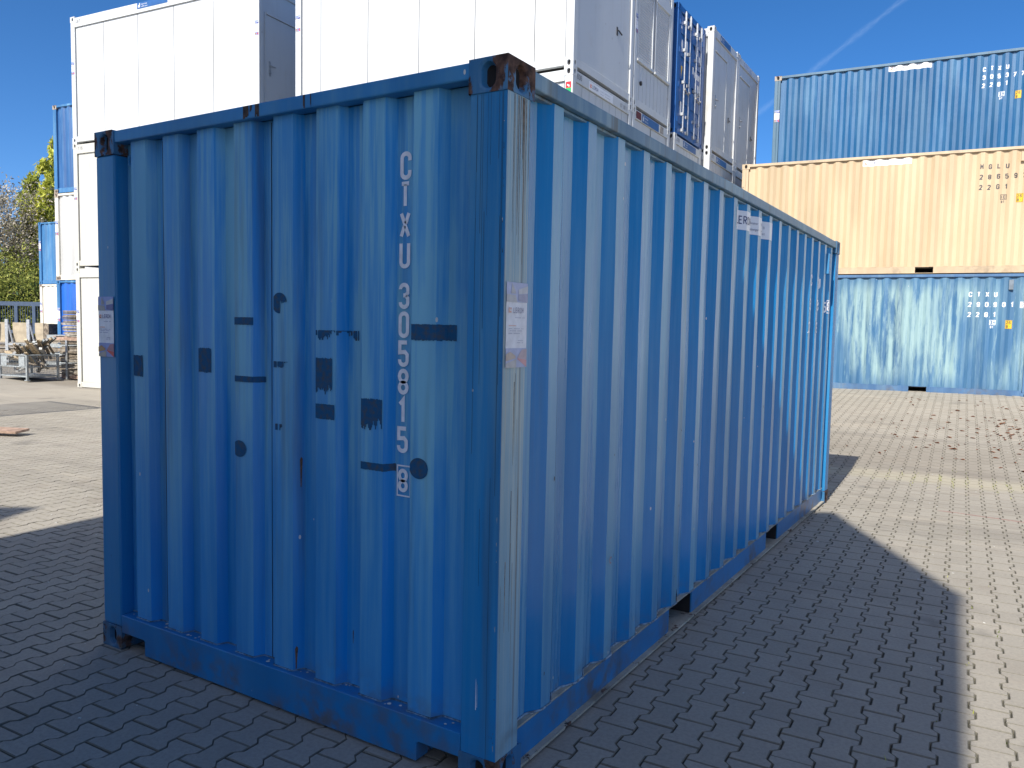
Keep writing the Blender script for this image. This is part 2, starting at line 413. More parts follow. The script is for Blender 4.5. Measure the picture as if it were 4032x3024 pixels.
def poster(parent, fm, s0, z0, w, h, eps=.004, faded=False):
    """upright leaflet sticker: picture of a yard on top, white field with the LERCH name, picture of a wagon below"""
    f = (lambda c: tuple(x*.55+.3 for x in c)) if faded else (lambda c: c)
    key = 'faded' if faded else 'fresh'
    ms = {}
    def m(n, c):
        n = key+'_'+n
        ms[n] = bpy.data.materials.get(n) or plain(n, f(c), .35, .06, 30); return ms[n]
    o = decal('leaflet', rect(s0, z0, s0+w, z0+h), m('leaflet_white', (.82, .84, .88)), parent, fm, None, eps)
    def P(nm, pl, mat, e): decal(nm, pl, mat, o, fm, None, e)
    a = z0+.77*h
    P('leaflet_photo', rect(s0, a, s0+w, z0+h), m('photo_sky', (.22, .3, .62)), eps+.001)
    P('leaflet_photo', [[(s0, a), (s0+w*.5, a), (s0+w*.42, a+.08*h), (s0, a+.09*h)], [(s0+.2*w, a+.1*h), (s0+.42*w, a+.1*h), (s0+.4*w, a+.14*h), (s0+.24*w, z0+.99*h)]], m('photo_wall', (.3, .3, .3)), eps+.002)
    P('leaflet_photo', [[(s0+.55*w, a+.02*h), (s0+w, a), (s0+w, a+.11*h), (s0+.55*w, a+.09*h)]], m('photo_stack', (.08, .09, .3)), eps+.002)
    P('leaflet_photo', [[(s0+.55*w, a+.095*h), (s0+w, a+.115*h), (s0+w, a+.2*h), (s0+.55*w, a+.15*h)]], m('photo_white', (.5, .5, .5)), eps+.002)
    P('leaflet_photo', rect(s0, z0, s0+w, z0+.23*h), m('photo_sky', (.22, .3, .62)), eps+.001)
    P('leaflet_photo', [[(s0, z0), (s0+w*.5, z0), (s0+w*.5, z0+.1*h), (s0, z0+.05*h)]], m('photo_track', (.35, .33, .3)), eps+.002)
    P('leaflet_photo', [[(s0, z0+.08*h), (s0+.45*w, z0+.11*h), (s0+.45*w, z0+.14*h), (s0+.2*w, z0+.19*h), (s0, z0+.16*h)]], m('photo_roof', (.4, .22, .08)), eps+.003)
    P('leaflet_photo', [[(s0+.55*w, z0+.1*h), (s0+w, z0), (s0+w, z0+.09*h), (s0+.55*w, z0+.115*h)]], m('photo_red', (.6, .04, .05)), eps+.002)
    P('leaflet_photo', [[(s0+.55*w, z0+.118*h), (s0+w, z0+.095*h), (s0+w, z0+.22*h), (s0+.75*w, z0+.21*h)]], m('photo_wagon', (.35, .15, .2)), eps+.002)
    P('leaflet_logo', logo(s0+.09*w, z0+.645*h, .13*w), m('leaflet_orange', (.75, .2, .05)), eps+.003)
    P('leaflet_name', text_polys('LERCH', s0+.32*w, z0+.642*h, .067*h, .5, .14, .2), m('leaflet_navy', (.06, .07, .25)), eps+.003)
    gl = []
    for i, (b, w0, w1) in enumerate([(.585, .33, .9), (.455, .1, .85), (.43, .1, .78), (.4, .1, .72), (.315, .5, .8), (.29, .5, .8)]):
        for q in range(int((w1-w0)/.06)):
            if (q*7+i*3) % 6: gl += rect(s0+(w0+q*.06)*w, z0+b*h, s0+(w0+q*.06+.045)*w, z0+(b+.009)*h)
    P('leaflet_print', gl, m('leaflet_grey', (.25, .28, .45)), eps+.003)
    P('leaflet_print', rect(s0+.1*w, z0+.49*h, s0+.45*w, z0+.498*h), m('leaflet_orange', (.75, .2, .05)), eps+.003)
    return o
def plate_blue(parent, fm, s0, s1, z0, z1, eps=.004, k=1):
    o = decal('name_plate', rect(s0, z0, s1, z1), BLUS, parent, fm, None, eps); w = s1-s0; h = z1-z0
    pl = rect(s0+.04*w, z0+.2*h, s0+.06*w, z0+.62*h)+rect(s0+.075*w, z0+.2*h, s0+.1*w, z0+.85*h)+font_polys('Container  Geräte  Schalungen', s0+.14*w, z0+.56*h, .3*h, w*.052/h*1.0)+font_polys('Fon 08190 93441-0  www.lerch.net', s0+.14*w, z0+.18*h, .3*h, w*.048/h)
    decal('plate_print', pl, LETW, o, fm, None, eps+.002)
    return o

# ------------------------------------------------------------------ shipping container
def shipping(label, loc, rz, mats, L=6.058, Wd=2.438, H=2.591, main=False, endkind='wall', pockets=True, group=None, zrot=None):
    body, rail, cast, post = mats
    t = thing('shipping_container', label, 'container', loc, rz, group)
    k = L/6.058
    side = [(a*k, b) for a, b in SIDE] if L > 4 else SIDE
    kw = (Wd-.31)/(2.438-.31)
    endp = [(.155+(a-.155)*kw, b) for a, b in ENDP]
    zb, zt = .165, H-.078
    for face in ('front', 'back'):
        fm = fmap(face, L, Wd)
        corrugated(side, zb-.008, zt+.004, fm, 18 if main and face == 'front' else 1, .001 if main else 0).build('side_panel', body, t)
        # top rail
        mb = MB(); fbox(mb, fm, .17, L-.17, .004, .064, H-.068, H-.008); fbox(mb, fm, .16, L-.16, .03, .085, zt-.004, H-.07)
        mb.build('top_rail', MAINT if main else rail, t, bevel=.005)
        mb = MB()
        cuts = [.16]+([1.755*k, 2.118*k, 3.777*k, 4.13*k] if pockets else [])+[L-.16]
        fbox(mb, fm, .16, L-.16, .03, .09, zb-.014, zb-.006, 1)           # ledge
        for a, b in zip(cuts[::2], cuts[1::2]): fbox(mb, fm, a, b, .028, .036, .026, zb-.0145, 0)
        mb.build('bottom_rail', [rail, MAIND if main else rail], t)
        mb = MB(); fbox(mb, fm, .178, L-.178, .001, .036, .0145, .0255, 0, rust=.3)
        mb.build('rail_flange', MAIND if main else rail, t)
        if pockets:
            for a, b in ((1.755*k, 2.118*k), (3.777*k, 4.13*k)):
                mb = MB(); fbox(mb, fm, a, b, .037, .6, .012, .02, 0, rust=.2)
                fbox(mb, fm, a-.006, a-.001, .037, .6, .02, zb-.016, 1); fbox(mb, fm, b+.001, b+.006, .037, .6, .02, zb-.016, 1)
                fbox(mb, fm, a, b, .6, .605, .02, zb-.016, 1)
                mb.build('fork_pocket', [MAIND if main else rail, DARK], t)
    for face in ('left', 'right'):
        fm = fmap(face, L, Wd)
        if endkind == 'doors' and face == 'right': continue
        corrugated(endp, .178, H-.062, fm, 14 if main and face == 'left' else 1, .0007 if main else 0).build('end_panel', MAINE if main else body, t)
        mb = MB(); fbox(mb, fm, .155, Wd-.155, .004, .064, H-.064, H-.006)
        mb.build('top_rail', rail, t, bevel=.006)
        mb = MB(); w = Wd
        fprism(mb, fm, [(.158, .09), (.355, .09), (.364, .082), (.364, .012), (w-.351, .012), (w-.351, .082), (w-.342, .09), (w-.158, .09), (w-.158, .182), (.158, .182)], .003, .078)
        fbox(mb, fm, .364, .372, .079, .3, .014, .0895, 0, rust=.5); fbox(mb, fm, w-.359, w-.351, .079, .3, .014, .0895, 0, rust=.5)
        mb.build('bottom_rail', rail, t, bevel=.008 if main else 0)
        mb = MB(); fbox(mb, fm, .3, w-.3, .2, .24, .02, .15); mb.build('cross_member', DARK, t)
    # posts
    for ix in (0, 1):
        for iy in (0, 1):
            fx = (lambda a: a) if ix == 0 else (lambda a: L-a)
            fy = (lambda a: a) if iy == 0 else (lambda a: Wd-a)
            mb = MB()
            nz = 1
            def fb(x0, x1, y0, y1, mi):
                X0, X1 = sorted((fx(x0), fx(x1))); Y0, Y1 = sorted((fy(y0), fy(y1)))
                mb.box(X0, Y0, .118, X1, Y1, H-.118, mi)
            # L-shaped pressed post: end face 155 wide, side face 152 wide
            fb(.004, .09, .004, .155, 0); fb(.0905, .152, .0045, .075, 1)
            if main and iy == 0 and ix == 0: fb(.006, .151, .0022, .0038, 1)
            mb.build('corner_post', [post[0], post[1] if ix == 0 else post[0]], t, bevel=.008)
            for up in (0, 1):
                casting(0 if ix == 0 else L, 0 if iy == 0 else Wd, H-.118 if up else 0, .178*(1 if ix == 0 else -1), .162*(1 if iy == 0 else -1), .118,
                        -1 if ix == 0 else 1, -1 if iy == 0 else 1, up, cast, t, bevel=.014 if main else .005, rust=.5 if main else .3, rusty=.78 if (main and ix == 0 and iy == 0 and up) else None)
    mb = MB(); mb.box(.06, .065, H-.03, L-.06, Wd-.065, H-.02)
    for i in range(int((L-.4)/.21)): mb.box(.2+i*.21, .1, H-.02, .3+i*.21, Wd-.1, H-.012)
    mb.build('roof_panel', rail, t)
    mb = MB(); mb.box(.08, .08, .13, L-.08, Wd-.08, .15); mb.build('floor', FLOORM, t)
    return t

def door_end(t, L, Wd, H, body, rail):
    """pair of cargo doors with four locking bars on the x = L end"""
    fm = fmap('right', L, Wd)
    mb = MB(); fbox(mb, fm, .155, Wd-.155, .004, .08, H-.13, H-.006); mb.build('door_header', rail, t, bevel=.006)
    mb = MB(); fbox(mb, fm, .155, Wd-.155, .004, .08, .012, .14); mb.build('door_sill', rail, t, bevel=.006)
    mid = Wd/2
    for a, b in ((.17, mid-.008), (mid+.008, Wd-.17)):
        mb = MB(); z0, z1 = .15, H-.14
        fbox(mb, fm, a, b, .035, .045, z0, z1)                       # skin
        fbox(mb, fm, a, a+.05, .01, .035, z0, z1); fbox(mb, fm, b-.05, b, .01, .035, z0, z1)
        n = 5
        for i in range(n):                                        # pressed fields
            c = z0+.03+(z1-z0-.03)/n*i; fbox(mb, fm, a+.06, b-.06, .012, .034, c+.06, c+(z1-z0)/n-.05)
        o = mb.build('door', body, t, bevel=.006)
        mb = MB(); fbox(mb, fm, a-.008, a, .012, .03, z0, z1); fbox(mb, fm, b, b+.008, .012, .03, z0, z1); mb.build('door_seal', RUBBER, o)
        for r in (a+(b-a)*.3, a+(b-a)*.72):
            mb = MB(); p = fm(r, -.03, .07); q = fm(r, -.03, H-.07); mb.tube(p, q, .017, 8)
            for zc in (.12, .45, 1.1, 1.75, H-.3): fbox(mb, fm, r-.035, r+.035, -.045, .012, zc-.03, zc+.03)
            mb.tube(fm(r, -.03, H-.36), fm(r, -.03, H-.1), .028, 8)
            rod = mb.build('locking_bar', GALV, o)
            mb = MB(); p = fm(r, -.05, .95); q = fm(r+(.3 if r < mid else .3)*(1 if r < (a+b)/2 else -1)*.8, -.05, .88); mb.tube(p, q, .014, 6)
            mb.box(*[min(u, v)-.02 for u, v in zip(p, p)], *[u+.02 for u in p])
            mb.build('handle', STEEL, rod)
        for zc in (.3, 1.0, 1.7, 2.25):
            s = a-.03 if a < mid-.1 else b+.03
            mb = MB(); fbox(mb, fm, s-.035, s+.035, -.005, .03, zc-.05, zc+.05); mb.build('hinge', rail, o)
    D = lambda nm, pl, m, e=-.013: decal(nm, pl, m, t, lambda s, d, z: fm(s, d, z), None, .0)
    def dd(nm, pl, m):
        mb = MB()
        for p in pl: mb.poly([fm(a, .0095, b) for a, b in p])
        mb.build(nm, m, t)
    z1 = H-.3
    dd('sticker', rect(.28, 1.72, .42, 1.98), LETW) if False else None
    ell = [[(.3+.05*math.cos(a), 1.85+.1*math.sin(a)) for a in np.linspace(0, 2*PI, 17)[:-1]]]
    dd('round_sticker', ell, LETW)
    dd('warning_triangle', [[(.27, 1.42), (.3, 1.18), (.36, 1.42)]], YEL)
    dd('plate', rect(.28, .42, .38, .7), WHITE_S)
    for (a, b, c, d) in ((.6, 1.7, .72, 2.0), (1.3, 1.9, 1.5, 2.1), (1.55, 1.8, 1.68, 1.92), (1.12, 1.45, 1.22, 1.6), (1.25, 1.4, 1.75, 1.52), (1.3, 1.0, 1.4, 1.3), (1.5, 1.05, 1.65, 1.3), (.23, 2.15, .31, 2.2)):
        dd('sticker', rect(a*Wd/2.0, b, c*Wd/2.0, d), LETW)

# ------------------------------------------------------------------ office (white) container
def office(label, loc, rz, mat, L=6.058, Wd=2.438, H=2.89, joints=(1.15, 2.33, 3.5, 4.71), end='plain', num=None, group=None, toprail=.21, botrail=.16, castm=None, seed=0, grooves=True, rusty=True):
    t = thing('office_container', label, 'container', loc, rz, group)
    M2 = castm or mat
    for face in ('front', 'back'):
        fm = fmap(face, L, Wd)
        js = [.16]+list(joints)+[L-.16]
        for a, b in zip(js, js[1:]):
            mb = MB(); fbox(mb, fm, a+.008, b-.008, .035, .05, botrail, H-toprail)
            for q in np.arange(a+.2, b-.1, .19): fbox(mb, fm, q, q+.012, .0335, .0345, botrail+.01, H-toprail-.01)
            mb.build('wall_panel', mat, t, bevel=.004)
        mb = MB(); fbox(mb, fm, .15, L-.15, .05, .055, botrail-.02, H-toprail+.02); mb.build('wall_core', SEAM, t)
        mb = MB(); fbox(mb, fm, .15, L-.15, .006, .09, H-toprail+.006, H-.035); fbox(mb, fm, .15, L-.15, .0, .03, H-toprail, H-toprail+.0055)
        mb.build('top_rail', mat, t, bevel=.005)
        mb = MB(); fbox(mb, fm, .15, L-.15, .008, .09, .03, botrail-.004); mb.build('bottom_rail', mat, t, bevel=.005)
    for face in ('left', 'right'):
        fm = fmap(face, L, Wd)
        kind = end if face == 'right' else 'plain'
        mb = MB(); fbox(mb, fm, .13, Wd-.13, .006, .09, H-toprail+.006, H-.035); mb.build('top_rail', mat, t, bevel=.005)
        mb = MB(); fbox(mb, fm, .13, Wd-.13, .008, .09, .03, botrail-.004); mb.build('bottom_rail', mat, t, bevel=.005)
        z0, z1 = botrail, H-toprail
        n = 8 if kind != 'smooth' else 2
        lo = .13; hi = Wd-.13
        mb = MB(); fbox(mb, fm, lo, hi, .05, .055, z0-.02, z1+.02); mb.build('wall_core', SEAM, t)
        if kind == 'doorwide':      # one wide door leaf and a handle
            mb = MB(); fbox(mb, fm, lo+.02, hi-.02, .03, .05, z0+.01, z1-.01); o = mb.build('door', mat, t, bevel=.004)
            mb = MB(); s = lo+(hi-lo)*.72; fbox(mb, fm, s, s+.045, .02, .03, 1.0, 1.14); mb.tube(fm(s+.02, .0, 1.08), fm(s+.15, -.01, 1.04), .012, 6); mb.tube(fm(s+.02, .03, 1.08), fm(s+.02, 0., 1.08), .012, 6)
            mb.build('handle', RUBBER, o)
        elif kind in ('door', 'doorg'):
            dl, dh = (lo+.10, lo+.98)
            mb = MB(); fbox(mb, fm, dl, dh, .028, .049, z0+.01, z0+2.05); o = mb.build('door', mat, t, bevel=.004)
            mb = MB(); fbox(mb, fm, dl-.035, dl-.005, .022, .049, z0, z0+2.09); fbox(mb, fm, dh+.005, dh+.035, .022, .049, z0, z0+2.09); fbox(mb, fm, dl-.0045, dh+.0045, .005, .049, z0+2.06, z0+2.09)
            mb.build('door_frame', mat, t)
            mb = MB(); s = dl+.1; fbox(mb, fm, s-.03, s+.02, .015, .028, z0+.82, z0+1.12); mb.tube(fm(s, .0, z0+1.03), fm(s+.14, -.005, z0+1.03), .013, 6); mb.tube(fm(s, .02, z0+1.03), fm(s, -.005, z0+1.03), .013, 6); mb.tube(fm(s, .015, z0+.88), fm(s, -.004, z0+.88), .022, 8)
            mb.build('handle', GALV, o)
            a = dh+.04; m = 6
            for i in range(m):
                w = (hi-a)/m; mb = MB(); fbox(mb, fm, a+i*w+.006, a+(i+1)*w-.006, .036, .05, z0, z1); mb.build('wall_panel', mat, t)
            mb = MB(); fbox(mb, fm, lo, dl-.04, .036, .05, z0, z1); mb.build('wall_panel', mat, t)
            mb = MB(); fbox(mb, fm, dl-.04, dh+.04, .036, .05, z0+2.1, z1); mb.build('wall_panel', mat, t)
            mb = MB(); s = lo+(hi-lo)*.72; fbox(mb, fm, s, s+.03, .02, .036, z0+.75, z0+.87); mb.tube(fm(s, .0, z0+.8), fm(s+.07, 0, z0+.78), .01, 6); mb.build('hook', RUBBER, t)
        elif kind == 'shutters':
            zs = z0+.72; zu = zs+1.3
            m = 9
            for i in range(m):
                w = (hi-lo)/m; mb = MB(); fbox(mb, fm, lo+i*w+.006, lo+(i+1)*w-.006, .036, .05, z0, zs-.06); mb.build('wall_panel', mat, t)
            mb = MB(); fbox(mb, fm, lo, hi, .036, .05, zu+.18, z1); mb.build('wall_panel', mat, t)
            c = (lo+hi)/2
            for a, b in ((lo+.02, c-.05), (c+.05, hi-.02)):
                mb = MB(); fbox(mb, fm, a, a+.045, .008, .049, zs, zu); fbox(mb, fm, b-.045, b, .008, .049, zs, zu); fbox(mb, fm, a-.01, b+.01, -.01, .049, zs-.045, zs-.001); fbox(mb, fm, a, b, .0, .049, zu+.001, zu+.17)
                o = mb.build('window', mat, t, bevel=.003)
                mb = MB(); k = 26
                for i in range(k):
                    c0 = zs+(zu-zs)/k*i; c1 = zs+(zu-zs)/k*(i+1); x0, x1 = a+.046, b-.046
                    mb.poly([fm(x0, .022, c0), fm(x1, .022, c0), fm(x1, .03, c1-.006), fm(x0, .03, c1-.006)]); mb.poly([fm(x0, .03, c1-.006), fm(x1, .03, c1-.006), fm(x1, .022, c1), fm(x0, .022, c1)])
                mb.build('roller_shutter', SHUT, o)
            mb = MB(); s = lo+.25; mb.tube(fm(s, .036, z0+.33), fm(s, .01, z0+.33), .04, 14); mb.tube(fm(s, .01, z0+.33), fm(s, .004, z0+.33), .022, 12); mb.build('socket', RUBBER, t)
        elif kind == 'panels2':
            c = (lo+hi)/2
            for a, b in ((lo, c-.02), (c+.02, hi)):
                mb = MB(); fbox(mb, fm, a+.01, b-.01, .036, .05, z0, z1); o = mb.build('wall_panel', mat, t)
                mb = MB(); fbox(mb, fm, a+.05, b-.05, .025, .0355, z1-1.6, z1-.32); mb.build('service_hatch', mat, t, bevel=.006)
        elif kind == 'slot':
            for i in range(n):
                w = (hi-lo)/n; mb = MB(); fbox(mb, fm, lo+i*w+.006, lo+(i+1)*w-.006, .036, .05, z0, z1); mb.build('wall_panel', mat, t)
            mb = MB(); fbox(mb, fm, lo+.1, lo+.98, .0, .035, z0+2.02, z0+2.05); mb.build('rain_rail', mat, t)
        else:
            for i in range(n):
                w = (hi-lo)/n; mb = MB(); fbox(mb, fm, lo+i*w+.006, lo+(i+1)*w-.006, .036, .05, z0, z1); mb.build('wall_panel', mat, t)
    for ix in (0, 1):
        for iy in (0, 1):
            X0, X1 = (0, .15) if ix == 0 else (L-.15, L); Y0, Y1 = (0, .13) if iy == 0 else (Wd-.13, Wd)
            mb = MB(); mb.box(X0+.004, Y0+.004, .12, X1-.004, Y1-.004, H-.12); mb.build('corner_post', mat, t, bevel=.01)
            for up in (0, 1):
                casting(0 if ix == 0 else L, 0 if iy == 0 else Wd, H-.13 if up else 0, .16*(1 if ix == 0 else -1), .14*(1 if iy == 0 else -1), .13, -1 if ix == 0 else 1, -1 if iy == 0 else 1, up, M2, t, bevel=.004, rust=0)
    mb = MB(); mb.box(.1, .1, H-.05, L-.1, Wd-.1, H-.04); mb.build('roof_panel', mat, t)
    mb = MB(); mb.box(.1, .1, .04, L-.1, Wd-.1, .1); mb.build('floor', FLOORM, t)
    if num:
        fm = fmap(*(('front', L, Wd) if num[1] == 'front' else ('right', L, Wd)))
        decal('number', text_polys(num[0], num[2], num[3], .085, .5, .17, .2), NUMG, t, fm, None, -.004)
    return t

# ------------------------------------------------------------------ paints
MAIN = paint('blue_paint_faded', (.0, .205, .50), (.20, .44, .58), 1, 1.35, .1, 1.6, .45, rust=.0, rough=.2, streak=6, dirt=.5, outer=.62, spec=.6, slope=.75)  # chalk colour on the flats also stands in for grazing reflection
MAINE = paint('blue_paint_faded_end', (.0, .25, .66), (.20, .50, .66), 1, 2.0, .3, 2.1, .12, rust=.0, rough=.34, streak=6, dirt=.55, outer=.26, spec=.45, slope=.3)
MAINR = paint('blue_paint_rail', (.004, .19, .47), (.13, .34, .46), 2, .6, 0., 2.6, .3, rust=.035, rough=.38, streak=3, dirt=.5, outer=0)
MAINC = paint('corner_paint_rusty', (.02, .15, .32), (.18, .32, .38), 3, .7, 0, 2.6, .6, rust=.06, rough=.5, streak=6, dirt=.6, outer=0)
MAINP = paint('post_paint', (.004, .21, .50), (.16, .38, .48), 4, .8, 0, 2.6, .3, rust=.03, rough=.36, streak=8, dirt=.55, outer=0)
MAINW = paint('post_paint_bleached', (.15, .36, .50), (.60, .63, .52), 5, 1.5, .5, 1.6, .25, rust=.06, rough=.5, streak=14, dirt=.95, outer=0, gs=26, gcol=(.17, .11, .065), gth=.50)
MAINT = paint('top_rail_bleached', (.07, .2, .32), (.3, .42, .46), 21, 1.5, 0, 2.6, .5, rust=.05, rough=.45, streak=3, dirt=.9, outer=0, gs=9, gcol=(.12, .11, .08))
MAIND = paint('ledge_dirty', (.36, .34, .27), (.5, .47, .38), 22, 1., 0, 2.6, 1., rust=.06, rough=.8, streak=9, dirt=.3, outer=0)
B_LOW = paint('blue_paint_chalky', (.035, .13, .27), (.12, .25, .35), 6, .7, 0, 2.6, .8, rust=.0, rough=.5, streak=4, dirt=.15, patch=.95, patchc=(.26, .39, .40), outer=.1)
B_LOWR = paint('blue_paint_chalky_rail', (.045, .13, .28), (.15, .25, .33), 7, .6, 0, 2.6, .8, rust=.03, rough=.5, dirt=.3, outer=0)
BEIGE = paint('beige_paint', (.53, .405, .25), (.58, .465, .31), 8, .8, 0, 2.6, .8, rust=-.02, rough=.55, streak=3, dirt=.06, outer=0, speck=False)
BEIGER = paint('beige_paint_rail', (.52, .40, .255), (.56, .46, .34), 9, .6, 0, 2.6, .8, rust=.01, rough=.55, dirt=.2, outer=0, speck=False)
B_TOP = paint('blue_paint_streaked', (.008, .09, .23), (.08, .20, .34), 10, 1.0, 0, 2.6, .4, rust=-.02, rough=.42, streak=5, dirt=.12, outer=.15, speck=False)
B_TOPR = paint('blue_paint_streaked_rail', (.06, .14, .22), (.16, .24, .28), 11, .6, 0, 2.6, .7, rust=.04, rough=.5, dirt=.3, outer=0, speck=False)
B_VIV = paint('blue_paint_bright', (.01, .11, .48), (.06, .2, .55), 12, .5, 0, 2.6, .5, rough=.4, dirt=.08, outer=0, speck=False)
B_LIGHT = paint('light_blue_paint', (.03, .15, .36), (.15, .32, .48), 13, .9, 0, 2.6, .6, rough=.45, dirt=.15, outer=0, speck=False)
B_S3 = paint('blue_paint_streaky', (.015, .09, .27), (.1, .22, .4), 14, .9, 0, 2.6, .5, rough=.4, dirt=.15, outer=.2, speck=False)
GREYC = paint('grey_white_paint', (.50, .51, .50), (.60, .61, .60), 15, .7, 0, 2.6, .8, rough=.5, dirt=.12, rust=.0, outer=0, speck=False)
CREAM = paint('cream_paint', (.68, .65, .56), (.74, .72, .66), 16, .7, 0, 2.6, .8, rough=.5, dirt=.12, outer=0, speck=False)
B_DOOR = paint('blue_door_paint', (.006, .10, .36), (.06, .2, .45), 17, .6, 0, 2.6, .5, rust=.0, rough=.35, dirt=.2, outer=0, speck=False)
RUSTC = paint('corner_worn', (.3, .25, .2), (.4, .36, .3), 18, .6, 0, 2.6, .8, rust=.12, rough=.6, dirt=.4, outer=0, speck=False)
def whitepaint(name, c=(.57, .595, .60), dirt=.14, seed=0):
    t = NT(name); o = (seed*2.3, seed, 0)
    s1 = t.noise((6, 6, .35), o, 1, 6, .65); s2 = t.noise(sc=2.5, off=o, det=6)
    c1 = t.mix(t.math('MULTIPLY', t.ramp(s1, .5, .75), dirt*1.6), c, (.35, .34, .28))
    c1 = t.mix(t.math('MULTIPLY', t.ramp(s2, .55, .75), dirt), c1, (.42, .38, .3))
    v = t.n('ShaderNodeTexVoronoi'); t.l(t.obj((1, 1, .8), o), v.inputs['Vector']); v.inputs['Scale'].default_value = 3
    c1 = t.mix(t.math('MULTIPLY', t.math('LESS_THAN', v.outputs['Distance'], .05), .35), c1, (.25, .22, .18))
    t.base(c1, .42); t.bump(t.noise(sc=1.6, det=2), .12, .02); return t.m
WHT = whitepaint('white_paint', seed=1)
WHT2 = whitepaint('white_paint_b', (.55, .575, .58), .25, 2)
WHT3 = whitepaint('white_paint_c', (.54, .56, .56), .35, 3)
WHTY = whitepaint('white_paint_warm', (.53, .525, .47), .2, 4)
SEAM = plain('seam_grey', (.22, .22, .21), .8, .1)
SHUT = plain('shutter_grey', (.52, .54, .55), .45, .03)
NUMG = plain('number_grey', (.22, .23, .24), .6, .05)

# ------------------------------------------------------------------ ground
def sstep(a, b, x):
    t = np.clip((x-a)/(b-a), 0, 1); return t*t*(3-2*t)
def gz(x, y):
    x = np.asarray(x, float); y = np.asarray(y, float)
    r = np.clip((y-8.2)*.0575, 0, 2.2)*sstep(-4.36, -4.12, x)
    r = np.minimum(r, .62)
    l = np.clip((-18.4-x)*.05, 0, .25)+np.clip((-23.4-x)*.0277, 0, .3)
    return r+l
def visible(x, y, margin=.16):
    d = np.stack([x-CAM[0], y-CAM[1]], -1); f = CF[:2]/np.linalg.norm(CF[:2]); r = np.array([f[1], -f[0]])
    w = d@f; s = d@r
    return (w > -.3) & (np.abs(s)/(np.maximum(w, .3)) < .66+margin)
# pavement material
def pavemat(name, mode):
    t = NT(name)
    if mode == 'obj': oi = t.n('ShaderNodeObjectInfo'); rnd = oi.outputs['Random']
    else: rnd = t.attr('rnd')
    g = t.n('ShaderNodeNewGeometry'); pos = g.outputs['Position']
    def N(scale, sc, det=5, rough=.6, dist=0):
        mp = t.n('ShaderNodeMapping'); t.l(pos, mp.inputs[0]); mp.inputs['Scale'].default_value = scale
        x = t.n('ShaderNodeTexNoise'); t.l(mp.outputs[0], x.inputs[0]); x.inputs['Scale'].default_value = sc; x.inputs['Detail'].default_value = det; x.inputs['Roughness'].default_value = rough; x.inputs['Distortion'].default_value = dist
        return x.outputs['Fac']
    big = N((1, 1, 1), .35, 6); mid = N((1, 1, 1), 1.9, 6); fine = N((1, 1, 1), 60, 6, .7); grit = N((1, 1, 1), 260, 2)
    smear = N((.5, 3.4, 1), .8, 7, .65, .4)
    c = t.mix(t.ramp(rnd, 0, 1), (.318, .292, .240), (.362, .332, .274))
    c = t.mix(t.ramp(big, .35, .65, 0, .55), c, (.42, .385, .318))
    c = t.mix(t.ramp(mid, .5, .75, 0, .5), c, (.27, .23, .185))
    c = t.mix(t.ramp(smear, .52, .74, 0, .45), c, (.49, .43, .34))
    c = t.mix(t.ramp(smear, .42, .28, 0, .4), c, (.25, .22, .185))
    c = t.mix(t.ramp(fine, .35, .7, 0, .35), c, (.16, .15, .14))
    c = t.mix(t.ramp(grit, .62, .72, 0, .4), c, (.42, .4, .37))
    # drainage run across the yard: paler, a little mossy
    sx = t.n('ShaderNodeSeparateXYZ'); t.l(pos, sx.inputs[0])
    yy = t.math('ADD', sx.outputs[1], t.math('MULTIPLY', t.math('SUBTRACT', mid, .5), .5))
    band = t.math('MULTIPLY', t.math('MULTIPLY', t.ramp(yy, 7.6, 7.95), t.ramp(yy, 8.55, 8.2)), t.ramp(sx.outputs[0], -1.5, 0))
    c = t.mix(t.math('MULTIPLY', band, .5), c, (.42, .38, .27))
    gut = t.math('MULTIPLY', t.math('MULTIPLY', t.ramp(yy, 8.2, 8.6), t.ramp(yy, 11.5, 9.5)), t.ramp(big, .35, .6, .1, .6))
    c = t.mix(gut, c, (.2, .175, .14))
    # red chalk line and oil spots
    ln = t.math('LESS_THAN', t.math('ABSOLUTE', t.math('SUBTRACT', t.math('ADD', sx.outputs[1], t.math('MULTIPLY', sx.outputs[0], .1)), 6.36)), .018)
    ln = t.math('MULTIPLY', t.math('MULTIPLY', ln, t.math('MULTIPLY', t.ramp(sx.outputs[0], .95, 1.05), t.ramp(sx.outputs[0], 3.2, 3.1))), t.ramp(fine, .3, .55, .1, .65))
    c = t.mix(ln, c, (.28, .09, .08))
    tyre = t.math('MULTIPLY', t.ramp(N((.12, 1.6, 1), .9, 5, .6, .6), .55, .68, 0, .38), t.ramp(fine, .2, .6, .5, 1.)); c = t.mix(tyre, c, (.16, .145, .125))
    oil = t.ramp(N((1, 1, 1), 1.1, 4), .62, .70, 0, .4); c = t.mix(oil, c, (.1, .095, .09))
    c = t.mix(t.math('MULTIPLY', t.attr('edge'), .6), c, (.07, .07, .05))
    t.base(c, .88, .3)
    b = t.n('ShaderNodeBump'); t.l(t.math('ADD', t.math('MULTIPLY', fine, 1.), t.math('MULTIPLY', grit, .5)), b.inputs['Height']); b.inputs['Strength'].default_value = .35; b.inputs['Distance'].default_value = .003
    t.l(b.outputs[0], t.b.inputs['Normal'])
    return t.m
PAVE = pavemat('concrete_paver', 'attr'); PAVEO = pavemat('concrete_paver_piece', 'obj')
t = NT('joint_sand'); t.base(t.mix(t.ramp(t.noise(sc=30, det=4), .3, .7), (.06, .056, .045), (.12, .115, .09)), .95, .2); SAND = t.m

